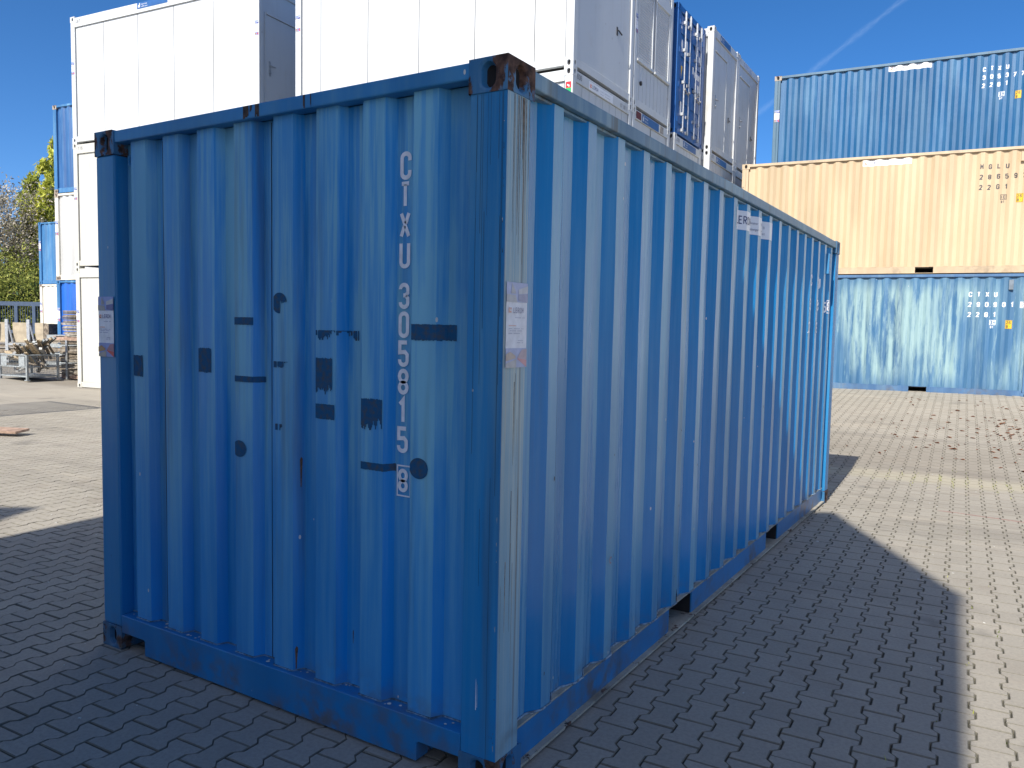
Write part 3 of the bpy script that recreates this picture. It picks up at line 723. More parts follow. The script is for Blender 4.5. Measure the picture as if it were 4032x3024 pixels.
# ground sheet
xs = np.concatenate([np.linspace(-400, -40, 10), np.arange(-38, 12, 1.), np.array([-4.36, -4.3, -4.24, -4.18, -4.12]), np.linspace(13, 400, 10)]); xs = np.unique(np.round(xs, 3))
ys = np.unique(np.concatenate([np.linspace(-300, -12, 8), np.arange(-10, 26, 1.), [8.2], np.linspace(27, 500, 12)]))
PX0, PX1, PY0, PY1 = -14, 10, -6, 19
def sheet(name, mat, off, keep=None):
    vs = [(x, y, float(gz(x, y))+off) for y in ys for x in xs]; nx = len(xs); fs = []
    for j in range(len(ys)-1):
        for i in range(nx-1):
            cx = (xs[i]+xs[i+1])/2; cy = (ys[j]+ys[j+1])/2
            if keep is None or keep(cx, cy): fs.append((j*nx+i, j*nx+i+1, (j+1)*nx+i+1, (j+1)*nx+i))
    me = bpy.data.meshes.new(name); me.from_pydata(vs, [], fs); me.materials.append(mat); me.update()
    o = bpy.data.objects.new(name, me); COL.objects.link(o); return struct(o)
ground = sheet('ground', SAND, -.016)
yard = sheet('yard_paving', PAVE, -.001, lambda x, y: not (PX0 < x < PX1 and PY0 < y < PY1 and bool(visible(np.array(x), np.array(y), .32))))

# pavers: double-T blocks laid in rows
PU, PV = .140, .2025; PA = math.radians(2.5); PO = np.array([.884, 1.545])
eu = np.array([math.cos(PA), math.sin(PA)]); ev = np.array([-math.sin(PA), math.cos(PA)])
def paver_outline(g):
    a = .0135; v = [0, .038, .063, .1395, .1645, .2025]; lf = [-a, -a, a, a, -a, -a]
    ms = [0]*6
    L_ = [(lf[i]+g*(1.0), v[i]+(g if i == 0 else -g if i == 5 else 0)) for i in range(6)]
    R_ = [(PU-lf[i]-g*(1.0), v[i]+(g if i == 0 else -g if i == 5 else 0)) for i in range(6)]
    # keep the slanted joints parallel
    L_ = [(x, y+(.35*g if i in (1, ) else .35*g if i == 2 else -.35*g if i in (3, 4) else 0)) for i, (x, y) in enumerate(L_)]
    R_ = [(x, y+(.35*g if i in (1, ) else .35*g if i == 2 else -.35*g if i in (3, 4) else 0)) for i, (x, y) in enumerate(R_)]
    return R_+L_[::-1]
T0 = np.array(paver_outline(.0066)); T1 = np.array(paver_outline(.0026)); NP = 12
def block_local(): # rings: top, chamfer foot, skirt foot
    return [(T0, 0.), (T1, -.0035), (T1, -.02)]
cells = []
for i in range(-110, 75):
    for j in range(-55, 110):
        c = PO+eu*(i+.5)*PU+ev*((j+.5)*PV+(PV/2 if i % 2 else 0))
        cells.append((i, j, c[0], c[1]))
A = np.array(cells); x, y = A[:, 2], A[:, 3]
k = (x > PX0) & (x < PX1) & (y > PY0) & (y < PY1) & visible(x, y, .36)
k &= ~((x > -2.3) & (x < -.12) & (y > .35) & (y < 5.7))                       # beneath the container
k &= ~((x < -4.7) & (y > 9.1)); k &= ~((x > -3.6) & (y > 16.95)) & ~((x > -4.0) & (x < -3.6) & (y > 16.6))
k &= ~((x < -5) & (y > 8.0) & (x > -12))
A = A[k]; x, y = A[:, 2], A[:, 3]
dist = np.hypot(x-CAM[0], y-CAM[1])
P3 = np.stack([x, y, gz(x, y)], 1)-CAM; wv = P3@CF; pxu = 2016+74.6+FPX*(P3@CR)/np.maximum(wv, .05); pxv = 1512+11-FPX*(P3@CU)/np.maximum(wv, .05)
inview = (wv > .5) & (pxu > 20) & (pxu < 4012) & (pxv < 3010)
# hidden behind the near container?
def hidden(px, py):
    d = np.stack([px-CAM[0], py-CAM[1]], -1); t1 = (0-CAM[1])/d[:, 1]; hx = CAM[0]+t1*d[:, 0]
    h1 = (t1 > 0) & (t1 < 1) & (hx > -2.44) & (hx < 0)
    t2 = (0-CAM[0])/np.where(np.abs(d[:, 0]) < 1e-6, 1e-6, d[:, 0]); hy = CAM[1]+t2*d[:, 1]
    return h1 | ((t2 > 0) & (t2 < 1) & (hy > 0) & (hy < 6.06))
hid = hidden(x, y)
score = np.where(inview & ~hid, dist, 1e6); order = np.argsort(score); nearset = set(order[:300].tolist())
rs = np.random.RandomState(5)
def ring_mesh(name, simple=False):
    rings = block_local(); vs = []; fs = []
    for r, z in rings:
        for p in r: vs.append((p[0]-PU/2, p[1]-PV/2, z))
    fs.append(tuple(range(NP)))
    for a in range(2):
        for q in range(NP):
            w = (q+1) % NP; fs.append((a*NP+q, (a+1)*NP+q, (a+1)*NP+w, a*NP+w))
    return vs, fs
bv, bf = ring_mesh('p'); BV = np.array(bv)
pm = bpy.data.meshes.new('paver'); pm.from_pydata(bv, [], bf); pm.materials.append(PAVEO); EDG = [0.]+[1.]*NP+[1.]*NP; at = pm.attributes.new('edge', 'FLOAT', 'FACE'); at.data.foreach_set('value', np.array(EDG, dtype=np.float32)); pm.update()
Vs = []; Fs = []; RN = []; base = 0
for n_, (i, j, cx, cy) in enumerate(A):
    dz = rs.normal(0, .0009)-.0005; tx, ty = rs.normal(0, .004, 2); rnd = rs.rand()
    jx, jy = rs.normal(0, .0006, 2)
    if n_ in nearset:
        o = bpy.data.objects.new('paver', pm); COL.objects.link(o); o.parent = ground
        o.location = (cx+jx, cy+jy, float(gz(cx, cy))+dz); o.rotation_euler = (tx, ty, PA)
        continue
    L2 = BV[:, :2]@np.array([eu, ev]); wx = L2[:, 0]+cx+jx; wy = L2[:, 1]+cy+jy
    wz = gz(wx, wy)+BV[:, 2]+dz+BV[:, 1]*tx-BV[:, 0]*ty
    Vs.append(np.stack([wx, wy, wz], 1)); Fs += [tuple(q+base for q in f) for f in bf]; RN += [rnd]*len(bf); base += len(BV)
me = bpy.data.meshes.new('pavers'); me.from_pydata(np.concatenate(Vs).tolist(), [], Fs); me.materials.append(PAVE)
at = me.attributes.new('rnd', 'FLOAT', 'FACE'); at.data.foreach_set('value', np.array(RN, dtype=np.float32)); at = me.attributes.new('edge', 'FLOAT', 'FACE'); at.data.foreach_set('value', np.array(EDG*(len(RN)//len(EDG)), dtype=np.float32)); me.update()
pv = bpy.data.objects.new('pavers', me); COL.objects.link(pv); pv.parent = ground; pv['kind'] = 'stuff'
print('pavers', len(A))

# ------------------------------------------------------------------ contrail, far up
t = NT('contrail_ice'); t.base((.9, .93, .97), 1, 0)
tr = t.n('ShaderNodeBsdfTransparent'); mx = t.n('ShaderNodeMixShader'); out = t.t.nodes['Material Output']
t.tc = t.n('ShaderNodeTexCoord')
u = t.n('ShaderNodeUVMap'); sx = t.n('ShaderNodeSeparateXYZ'); t.l(u.outputs[0], sx.inputs[0])
prof = t.math('MULTIPLY', t.ramp(sx.outputs[0], 0, .5), t.ramp(sx.outputs[0], 1, .5))
nz = t.n('ShaderNodeTexNoise'); mpp = t.n('ShaderNodeMapping'); t.l(u.outputs[0], mpp.inputs[0]); mpp.inputs['Scale'].default_value = (1.2, 14, 1); t.l(mpp.outputs[0], nz.inputs[0]); nz.inputs['Detail'].default_value = 5
al = t.math('MULTIPLY', t.math('MULTIPLY', prof, t.ramp(nz.outputs[0], .25, .7, .3, 1.)), .05)
t.l(al, mx.inputs[0]); t.l(tr.outputs[0], mx.inputs[1]); em = t.n('ShaderNodeEmission'); em.inputs[0].default_value = (.62, .78, 1, 1); em.inputs[1].default_value = .95  # glow stands in for sunlight scattered by the ice trail
t.l(em.outputs[0], mx.inputs[2]); t.l(mx.outputs[0], out.inputs[0])
a = Vector((-.1175, 1.143, .452)); b = Vector((-.3434, .96, .215)); Dk = 6500
pa = Vector(CAM)+a*Dk*.5; pb = Vector(CAM)+b*Dk*1.15; vs = []; fs = []; uv = []
n = 30; ax_ = (pb-pa); side_ = ax_.cross((pa+pb)/2-Vector(CAM)).normalized(); up_ = side_.cross(ax_).normalized()
for i in range(n+1):
    p = pa+ax_*(i/n); w = 18+18*i/n+6*math.sin(i*1.7)
    vs += [tuple(p-side_*w), tuple(p-up_*w*.25), tuple(p+side_*w), tuple(p+up_*w*.25)]
for i in range(n):
    for q in range(4):
        w = (q+1) % 4; fs.append((4*i+q, 4*i+w, 4*i+4+w, 4*i+4+q))
        uu = [0, .5, 1, .5]; uv += [(uu[q], i/n), (uu[w], i/n), (uu[w], (i+1)/n), (uu[q], (i+1)/n)]
me = bpy.data.meshes.new('contrail'); me.from_pydata(vs, [], fs); me.materials.append(t.m); l = me.uv_layers.new(name='UVMap')
for i, q in enumerate(uv): l.data[i].uv = q
o = bpy.data.objects.new('contrail', me); COL.objects.link(o); struct(o, 'stuff')

# ------------------------------------------------------------------ the near blue container
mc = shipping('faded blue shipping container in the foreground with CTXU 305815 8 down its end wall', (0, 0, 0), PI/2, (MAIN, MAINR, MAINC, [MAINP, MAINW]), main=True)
fF = fmap('front', 6.058, 2.438); fE0 = fmap('left', 6.058, 2.438); fE = lambda s, d, z: fE0(2.438-s, d, z)
ENDR = flatprof([(2.438-a, d) for a, d in reversed(ENDP)]); SIDEF = flatprof(SIDE)
# number column on the end wall
PLs = []
for ch, z0, z1 in [('C', 2.223, 2.329), ('T', 2.118, 2.217), ('X', 2.004, 2.106), ('U', 1.890, 1.993), ('3', 1.736, 1.836), ('0', 1.625, 1.727), ('5', 1.514, 1.616), ('8', 1.403, 1.507), ('1', 1.293, 1.394), ('5', 1.179, 1.283), ('8', 1.022, 1.118)]:
    h = z1-z0; w = .44; x0 = 2.438-.5205+.001-(2.3-z1)*.0035+(.006 if z1 < 1.13 else 0)
    decal('character', text_polys(ch, x0+.0, z0, h, w, .155), LETW, mc, fE, ENDR, .0032)
decal('check_digit_frame', frame(2.438-.5315, 1.008, 2.438-.4605, 1.132, .006), LETW, mc, fE, ENDR, .0025)
# remains of old stickers
OLD = NT('adhesive_residue'); OLD.base(OLD.mix(OLD.ramp(OLD.noise(sc=40, det=6), .4, .7), (.008, .085, .20), (.06, .08, .10)), .8, .3); OLD = OLD.m
rr = random.Random(3)
def patch(t0, t1, z0, z1, kind='full'):
    a, b = 2.438-t1, 2.438-t0; pl = []
    if kind == 'disc' or kind == 'bite':
        cx, cz, rx, rz = (a+b)/2, (z0+z1)/2, (b-a)/2, (z1-z0)/2; n = 24
        for k in range(n):
            u0 = -1+2*k/n; u1 = -1+2*(k+1)/n
            h0 = math.sqrt(max(0, 1-u0*u0)); h1 = math.sqrt(max(0, 1-u1*u1)); lo = -1.
            if kind == 'bite' and u0 > 0: lo = .05+rr.uniform(-.1, .2)*1
            pl.append([(cx+rx*u0, cz+rz*max(-h0, lo)), (cx+rx*u1, cz+rz*max(-h1, lo)), (cx+rx*u1, cz+rz*h1), (cx+rx*u0, cz+rz*h0)])
        pl = [p for p in pl if p[2][1] > p[1][1]+1e-4 or p[3][1] > p[0][1]+1e-4]
    else:
        n = max(6, int((b-a)/.005)); g = 0
        for k in range(n):
            x0 = a+(b-a)*k/n; x1 = a+(b-a)*(k+1)/n
            j0 = rr.uniform(0, .06)*(z1-z0); j1 = rr.uniform(0, .03)*(z1-z0)
            if kind == 'drip': g = max(0, min(.75, g+rr.uniform(-.22, .22))); j0 = g*(z1-z0)*.6+rr.uniform(0, .1)*(z1-z0)
            if kind == 'torn':
                g = max(0, min(.9, g+rr.uniform(-.5, .5))); j0 = g*(z1-z0)
                if rr.random() < .12: continue
            pl += rect(x0, z0+j0, x1, z1-j1)
    decal('sticker_residue', pl, OLD, mc, fE, ENDR, .0022)
for q in [(2.11, 2.211, 1.396, 1.503), (1.592, 1.704, 1.438, 1.554), (1.314, 1.455, 1.661, 1.695), (1.28, 1.453, 1.411, 1.438), (1.358, 1.448, 1.077, 1.151, 'disc'), (1.1, 1.19, 1.713, 1.8, 'bite'),
          (1.09, 1.198, 1.485, 1.511, 'torn'), (.735, .983, 1.608, 1.648, 'torn'), (.838, .94, 1.384, 1.537, 'drip'), (.825, .945, 1.285, 1.348), (1.125, 1.172, 1.218, 1.245, 'torn'), (.571, .688, 1.253, 1.387, 'drip'),
          (.536, .69, 1.104, 1.135), (.342, .432, 1.097, 1.177, 'disc'), (.251, .439, 1.618, 1.68)]: patch(*q)
poster(mc, fE, .010, 1.487, .13, .298, .0005)
poster(mc, lambda s, d, z: fF(s, d, z), .016, 1.533, .137, .298, .0005, faded=True)
# banner glued along the arc of the side corrugation
AS = arcprof(SIDE)
def s_at(x): 
    for p, q in zip(AS, AS[1:]):
        if p[1] <= x <= q[1]: return p[0]+(x-p[1])/(q[1]-p[1])*(q[0]-p[0])
banner(mc, fF, AS, s_at(2.69), s_at(3.55), 2.345, 2.468)
# marks near the far end of the long side
pl = []
xx = 4.915
for w_, x_, z_ in (('CTXU', xx, 2.1), ('305815', xx-.01, 1.89), ('22G1', xx-.01, 1.69), ('8', 5.735, 1.9)): chars(w_, x_, z_, .103, .5, .17, .153, LETW, mc, fF, SIDEF, .0025)
decal('check_digit_frame', frame(5.718, 1.885, 5.795, 2.012, .007), LETW, mc, fF, SIDEF, .0025)
mb = MB(); mb.box(5.56, .0, 2.25, 5.64, .045, 2.44); mb.build('vent_cover', MAINR, mc, bevel=.004)
# weld beads along the foot of the wall sheets
mb = MB()
for (a0, d0), (a1, d1) in zip(SIDE, SIDE[1:]):
    n_ = max(1, int(math.hypot(a1-a0, d1-d0)/.02))
    for q in range(n_):
        p = (a0+(a1-a0)*q/n_, d0+(d1-d0)*q/n_); r = (a0+(a1-a0)*(q+1)/n_, d0+(d1-d0)*(q+1)/n_)
        mb.tube((p[0], p[1]-.004, .1615+rr.uniform(-.001, .0015)), (r[0], r[1]-.004, .1615+rr.uniform(-.001, .0015)), .0042+rr.uniform(-.0008, .001), 5)
mb.build('weld_seam', plain('weld_paint', (.22, .3, .36), .6, .3, 40), mc)
mb = MB()
for (a0, d0), (a1, d1) in zip(ENDP, ENDP[1:]):
    mb.tube(fE0(a0, d0-.004, .184), fE0(a1, d1-.004, .184), .004, 5)
mb.build('weld_seam', plain('weld_paint_b', (.1, .2, .3), .6, .3, 40), mc)
# rust stains, chips and small fittings on the near container
RUSTD = plain('rust_stain', (.07, .045, .03), .85, .3, 40); CHIP = plain('bare_primer', (.5, .48, .42), .7, .2, 60)
def strip_patch(name, x0, x1, z0, z1, mat, fm, prof, eps, hang=.5, step=.006):
    pl = []; g = rr.random()*.5; n = max(3, int((x1-x0)/step))
    for k in range(n):
        g = max(0, min(1, g+rr.uniform(-.35, .35))); pl += rect(x0+(x1-x0)*k/n, z0+(z1-z0)*g*hang, x0+(x1-x0)*(k+1)/n, z1)
    decal(name, pl, mat, mc, fm, prof, eps)
for a, b in ((1.10, 1.135), (1.142, 1.155), (1.175, 1.20), (1.50, 1.505), (1.46, 1.47)): strip_patch('rust_stain', a, b, 2.53, 2.582, RUSTD, lambda s, d, z: fE(s, d+.004, z), None, .001, .6)
RUN = plain('rust_run', (.14, .085, .045), .85, .3, 60); RUNG = plain('dirt_run', (.26, .22, .17), .8, .25, 60)
for x_, zt_, zb_, w_ in ((1.379, .29, .19, .0035), (1.388, 1.11, .98, .003), (.99, 1.12, .99, .004), (1.68, .42, .36, .003), (.72, .8, .76, .004)):
    decal('rust_run', [[(x_-w_*.3, zb_), (x_+w_*.2, zb_), (x_+w_*.6, (zt_+zb_)/2), (x_-w_*.5, (zt_+zb_)/2)], [(x_-w_*.5, (zt_+zb_)/2), (x_+w_*.6, (zt_+zb_)/2), (x_+w_, zt_-.01), (x_+w_*.2, zt_), (x_-w_*.7, zt_-.012)]], RUN, mc, fE, ENDR, .0022)
for k in range(26):
    x_ = rr.gauss(.095, .028) if k < 18 else rr.uniform(.012, .148); x_ = min(.145, max(.01, x_)); w_ = rr.uniform(.0008, .0035); zt_ = 2.47 if k < 16 else rr.uniform(.6, 2.3); zb_ = zt_-rr.uniform(.06, .75)
    m_ = RUNG if rr.random() < .6 else RUN
    decal('rust_run', [[(x_, zb_), (x_+w_*.4, zb_), (x_+w_, zb_+(zt_-zb_)*.6), (x_-w_*.2, zb_+(zt_-zb_)*.6)], [(x_-w_*.2, zb_+(zt_-zb_)*.6), (x_+w_, zb_+(zt_-zb_)*.6), (x_+w_*1.2, zt_), (x_-w_*.2, zt_)]], m_, mc, fF, None, -.0014-k*.00002)
MARKO = plain('chalk_orange', (.55, .2, .12), .8, .2, 60)
for k in range(22):   # knocks and rust spots on the ribs of the long side
    c_ = .362+.2835*rr.randrange(0, 14); x_ = c_+rr.uniform(.004, .06); z_ = rr.choice([rr.uniform(.2, .6), rr.uniform(.2, 1.2), rr.uniform(.3, 2.4)]); w_ = rr.uniform(.002, .006); h_ = rr.uniform(.006, .03)
    decal('paint_chip', [[(x_, z_), (x_+w_, z_+h_*.2), (x_+w_*1.1, z_+h_*.8), (x_+w_*.2, z_+h_)]], RUN if k % 3 else CHIP, mc, fF, SIDEF, .0035)
for x_ in (.97, 1.015):
    decal('chalk_mark', ribbon([(x_+.012*math.cos(q), .62+.014*math.sin(q)) for q in np.linspace(.8, 5.2, 8)], .004), MARKO, mc, fF, SIDEF, .004)
decal('rust_patch', [[(1.845, .165), (1.895, .17), (1.89, .215), (1.87, .235), (1.85, .21)]], RUN, mc, fF, SIDEF, .0035)
for k in range(14):
    x_ = rr.uniform(.01, .15); w_ = rr.uniform(.0008, .002); zt_ = 2.47 if k < 9 else rr.uniform(1, 2.2); zb_ = zt_-rr.uniform(.2, 1.1)
    decal('dirt_run', [[(2.438-x_, zb_), (2.438-x_+w_, zb_), (2.438-x_+w_, zt_), (2.438-x_, zt_)]], plain('dirt_run_dark', (.03, .09, .14), .7), mc, lambda s, d, z: fE(s, d+.004, z), None, .0008+k*.00002)
for k in range(46):
    z_ = rr.uniform(.13, 2.4); h_ = rr.uniform(.003, .022)*(1 if z_ > 1 else 1.4); w_ = rr.uniform(.0015, .005)
    m_ = CHIP if rr.random() < .6 else RUSTD
    if rr.random() < .5: decal('paint_chip', [[(2.438-.006-w_, z_), (2.438-.0105, z_+h_*.1), (2.438-.0105, z_+h_), (2.438-.006-w_*1.6, z_+h_*.7)]], m_, mc, lambda s, d, z: fE(s-.002, d+.004, z), None, .0005)
    else: decal('paint_chip', [[(.012, z_), (.012+w_, z_+h_*.3), (.012+w_*.8, z_+h_*.8), (.012, z_+h_)]], m_, mc, lambda s, d, z: fF(s, d+.0045, z), None, .0005)
mb = MB()
for k in range(16):
    a0 = 2*PI*k/16; a1 = 2*PI*(k+1)/16; c0 = (2.438-2.215+.03*math.cos(a0), 2.447+.03*math.sin(a0)); c1 = (2.438-2.215+.03*math.cos(a1), 2.447+.03*math.sin(a1))
    mb.tube(fE(c0[0], .06, c0[1]), fE(c1[0], .06, c1[1]), .006, 6)
mb.build('lashing_ring', MAINR, mc)
mb = MB()
for k in range(34):
    if k < 20: p = fE(rr.choice([.2, .45, .7, .95, 1.2, 1.45, 1.7, 1.95, 2.2])+rr.uniform(-.05, .05), rr.uniform(.015, .06), .1825)
    else: p = (rr.uniform(.3, 5), rr.uniform(.032, .05), zb_ if False else .1595)
    r_ = rr.uniform(.003, .009); n_ = 7
    mb.poly([(p[0]+r_*math.cos(2*PI*q/n_)*rr.uniform(.7, 1.3), p[1]+r_*math.sin(2*PI*q/n_)*rr.uniform(.7, 1.3), p[2]+.0012) for q in range(n_)])
o = mb.build('dried_specks', plain('specks_pale', (.7, .68, .58), .8, .1), mc); struct(o, 'stuff')
decal('scratch', [[(2.438-.092, .29), (2.438-.089, .29), (2.438-.0895, .39), (2.438-.091, .41)], [(2.438-.086, .30), (2.438-.0845, .30), (2.438-.085, .385), (2.438-.0855, .39)]], LETW, mc, lambda s, d, z: fE(s, d+.004, z), None, .0006)
# joints between wall sheets
mb = MB()
for x_ in (1.245, 2.40, 3.5, 4.65):
    i_ = min(range(len(SIDE)), key=lambda q: abs(SIDE[q][0]-x_) + (0 if SIDE[q][1] > .05 else 9)); mb.box(SIDE[i_][0]+.02, .057, .17, SIDE[i_][0]+.0225, .0607, 2.5)
mb.build('sheet_joint', DARK, mc)
mb = MB()
for x_ in (1.245, 2.0): q_ = fE(2.438-x_, .0745, 0); mb.box(q_[0]-.0012, q_[1]-.0012, .185, q_[0]+.0002, q_[1]+.0012, 2.52)
mb.build('sheet_joint', DARK, mc)

# ------------------------------------------------------------------ right-hand stacks
RS = (-4.106, 16.363, .455)
def at_rs(dz): return (RS[0], RS[1], RS[2]+dz)
def marks(t, rows, mat, x0, ztop, rowstep, yel, ic, step=.155):
    fm = fF; pl = []
    for r_, row in enumerate(rows): chars(row, x0, ztop-r_*rowstep-.105, .105, .5, .19, step, mat, t, fm, SIDEF, .003)
def ident(t, x, z, mat, xs, zs):
    pl = frame(x, z-.105, x+.115, z, .009)+rect(x+.05, z-.096, x+.058, z-.009)+text_polys('I', x+.014, z-.085, .065, .4, .16)+text_polys('C', x+.068, z-.085, .065, .45, .16)+text_polys('81', x+.02, z-.175, .05, .5, .17)
    decal('rail_mark', pl, mat, t, fF, SIDEF, .003)
    o = decal('height_sticker', rect(xs, zs-.18, xs+.125, zs), YEL, t, fF, SIDEF, .003)
    decal('sticker_print', frame(xs+.004, zs-.176, xs+.121, zs-.004, .005)+text_polys('26', xs+.02, zs-.085, .065, .5, .17)+text_polys('8', xs+.02, zs-.165, .065, .5, .17)+text_polys('1', xs+.075, zs-.145, .03, .5, .17), LETB, o, fF, SIDEF, .005)
lo = shipping('chalky blue container marked CTXU 290901 6, bottom of the stack at the right', at_rs(0), .101, (B_LOW, B_LOWR, B_LOWR, [B_LOWR, B_LOWR]))
marks(lo, ['CTXU', '290901', '22G1'], LETW, 4.842, 2.207, .212, None, None)
chars('6', 5.79, 1.89, .1, .5, .19, .1, LETW, lo, fF, SIDEF); decal('check_digit_frame', frame(5.772, 1.875, 5.85, 2.005, .007), LETW, lo, fF, SIDEF, .003)
ident(lo, 5.24, 1.62, LETW, 5.53, 1.62)
mb = MB(); mb.box(5.55, -.004, 2.25, 5.635, .06, 2.455); mb.build('vent_cover', plain('vent_grey', (.16, .2, .24), .5), lo, bevel=.006)
be = shipping('beige container marked MGLU 286597, on top of the chalky blue one', at_rs(2.591), .101, (BEIGE, BEIGER, BEIGER, [BEIGER, BEIGER]))
marks(be, ['MGLU', '286597', '22G1'], LETB, 4.907, 2.262, .212, None, None)
ident(be, 5.295, 1.625, LETB, 5.58, 1.635)
banner(be, fF, SIDEF, 2.62, 3.6, 2.372, 2.497)
mb = MB(); mb.box(5.62, -.004, 2.28, 5.705, .06, 2.47); mb.build('vent_cover', BEIGER, be, bevel=.006)
mb = MB()
for z_ in (2.06, 1.9): mb.box(.045, -.02, z_, .06, .003, z_+.01); 
mb.tube((.02, -.02, 1.9), (.02, -.02, 2.07), .006, 6); mb.build('lashing_ring', STEEL, be)
TS = (-4.12, 18.95, .60)
for i, lb in enumerate(('blue container at the foot of the rear stack, behind the beige and chalky pair', 'second container of the rear stack, behind the beige one')):
    shipping(lb, (TS[0], TS[1], TS[2]+i*2.591), .0792, (B_TOP, B_TOPR, B_TOPR, [B_TOPR, B_TOPR]), pockets=False)
tp = shipping('streaked blue container marked CTXU 305377 topmost at the right, above and behind the beige one', (TS[0], TS[1], TS[2]+5.182), .0792, (B_TOP, B_TOPR, RUSTC, [B_TOPR, B_TOPR]))
marks(tp, ['CTXU', '305377', '22G1'], LETW, 4.75, 2.245, .187, None, None)
ident(tp, 5.09, 1.64, LETW, 5.42, 1.63)
banner(tp, fF, SIDEF, 2.71, 3.66, 2.385, 2.515)
poster(tp, fF, .03, 1.42, .125, .3, .0005)
mb = MB(); mb.box(5.55, -.004, 2.3, 5.635, .06, 2.48); mb.build('vent_cover', B_TOPR, tp, bevel=.006)

for k_ in range(2):  # unseen white stacks added to reflect light onto the near container's side
    for i in range(3):
        office('unseen white container %s of the %s stack added right of the beige container' % (('at the foot', 'in the middle', 'on top')[i], ('first', 'second')[k_]),
               (RS[0]+(6.4+6.4*k_)*math.cos(.101), RS[1]+(6.4+6.4*k_)*math.sin(.101), .55+2.6*i), .101, WHT, Wd=2.438, H=2.6, group='unseen white containers added right of the frame as reflectors')
# ------------------------------------------------------------------ row of stacked containers, ends facing right
RY = .02
cols = [(-4.56, 8.80, 2.36), (-4.605, 11.19, 1.93), (-4.64, 13.36, 1.76), (-4.50, 15.18, 2.0), (-4.54, 17.20, 1.99)]
L1 = 2.89; Z2 = 5.78
def rowpos(i, z):
    x, y, w = cols[i]; return (x-6.058*math.cos(RY), y-6.058*math.sin(RY), z)
gr = 'white office containers stacked in the row behind'
for i in range(5):
    office(['white ground-level office container at the near end of the row', 'white ground-level office container, second in the row', 'white ground-level office container, third in the row', 'white ground-level office container, fourth in the row', 'white ground-level office container, last in the row'][i],
           rowpos(i, 0.), RY, WHT2, Wd=cols[i][2], H=L1, group=gr)
mid = ['white office container numbered 636 with a red and green sticker on its corner', 'white office container numbered 608 with a blue plate between two openings in its top rail',
       'white office container with a blue plate, under the blue cargo doors', 'white office container with blue plate and dark rain rail, next to the beige one', 'white middle-level office container at the far end of the row']
mends = ['plain', 'panels2', 'slot', 'slot', 'plain']; nums = ['636', '608', '418', '417', None]; mids = []
for i in range(5):
    o = office(mid[i], rowpos(i, L1), RY, [WHT2, WHT, WHT, WHT3, WHT][i], Wd=cols[i][2], H=L1, end=mends[i], group=gr, num=(nums[i], 'right', .16, L1-.155) if nums[i] else None)
    mids.append(o)
def fmR(i): return fmap('right', 6.058, cols[i][2])
Wd0 = cols[0][2]
f0 = fmR(0); f_ = lambda s, d, z: f0(s, d+.006, z)
banner(mids[0], f_, None, .58, 1.52, L1-.2, L1-.07)
decal('number', text_polys('07 00 1', 1.85, L1-.17, .07, .4, .17), NUMG, mids[0], f_, None, .002)
fr = fmap('front', 6.058, Wd0)
decal('safety_sticker', rect(6.058-.125, 2.565, 6.058-.03, 2.66), REDS, mids[0], fr, None, -.002); decal('safety_sticker', rect(6.058-.125, 2.46, 6.058-.03, 2.564), GRNS, mids[0], fr, None, -.002)
decal('sticker_print', rect(6.058-.1, 2.6, 6.058-.08, 2.62)+rect(6.058-.075, 2.58, 6.058-.06, 2.61), LETW, mids[0], fr, None, 0)
f1 = fmR(1); g1 = lambda s, d, z: f1(s, d+.006, z)
plate_blue(mids[1], g1, .45, 1.31, L1-.2, L1-.045)
mb = MB(); fbox(mb, f1, .17, .40, .001, .005, L1-.185, L1-.055, 0); fbox(mb, f1, 1.38, 1.56, .001, .005, L1-.185, L1-.055, 1)
mb.build('rail_opening', [plain('opening_dark_red', (.12, .02, .02), .6), plain('opening_grey', (.35, .33, .3), .7)], mids[1])
for i, (a, b) in ((2, (.55, 1.38)), (3, (.5, 1.3))):
    fi = fmR(i); plate_blue(mids[i], (lambda fi: lambda s, d, z: fi(s, d+.006, z))(fi), a, b, L1-.19, L1-.055)
fr3 = fmap('front', 6.058, cols[2][2]); decal('safety_sticker', rect(6.058-.1, 2.35, 6.058-.03, 2.5), REDS, mids[2], fr3, None, -.002); decal('safety_sticker', rect(6.058-.1, 2.1, 6.058-.03, 2.34), GRNS, mids[2], fr3, None, -.002)
HT = 2.71
up0 = office('white container at the near end of the row, top level, with a wide door', rowpos(0, Z2), RY, WHT, Wd=Wd0, H=2.89, joints=(.65, 1.82, 2.99, 4.17, 5.33), end='doorwide', group=gr)
fr = fmap('front', 6.058, Wd0); poster(up0, fr, .02, 1.5, .115, .3, -.003); 
up1 = office('white top-level container with two closed roller shutters', rowpos(1, Z2), RY, WHT, Wd=cols[1][2], H=2.89, end='shutters', group=gr)
poster(up1, fmR(1), .02, 1.3, .1, .34, -.003)
x_, y_, w_ = cols[2]
dc = shipping('blue shipping container showing its cargo doors between the white top-level containers', rowpos(2, Z2), RY, (B_DOOR, B_DOOR, B_DOOR, [B_DOOR, B_DOOR]), Wd=w_, H=2.6, endkind='doors', pockets=False)
door_end(dc, 6.058, w_, 2.6, B_DOOR, B_DOOR)
up3 = office('white top-level container with a grey door and a blue plate on its top rail', rowpos(3, Z2), RY, WHT3, Wd=cols[3][2], H=HT, end='door', group=gr)
f3 = fmR(3); plate_blue(up3, lambda s, d, z: f3(s, d+.006, z), .5, 1.3, HT-.19, HT-.055)
up4 = office('white top-level container with a door, farthest in the row', rowpos(4, Z2), RY, WHT3, Wd=cols[4][2], H=HT, end='door', group=gr)
f4 = fmR(4); decal('name_plate', rect(.5, HT-.18, 1.2, HT-.06), plain('plate_pale', (.45, .5, .6), .5), up4, f4, None, -.002)

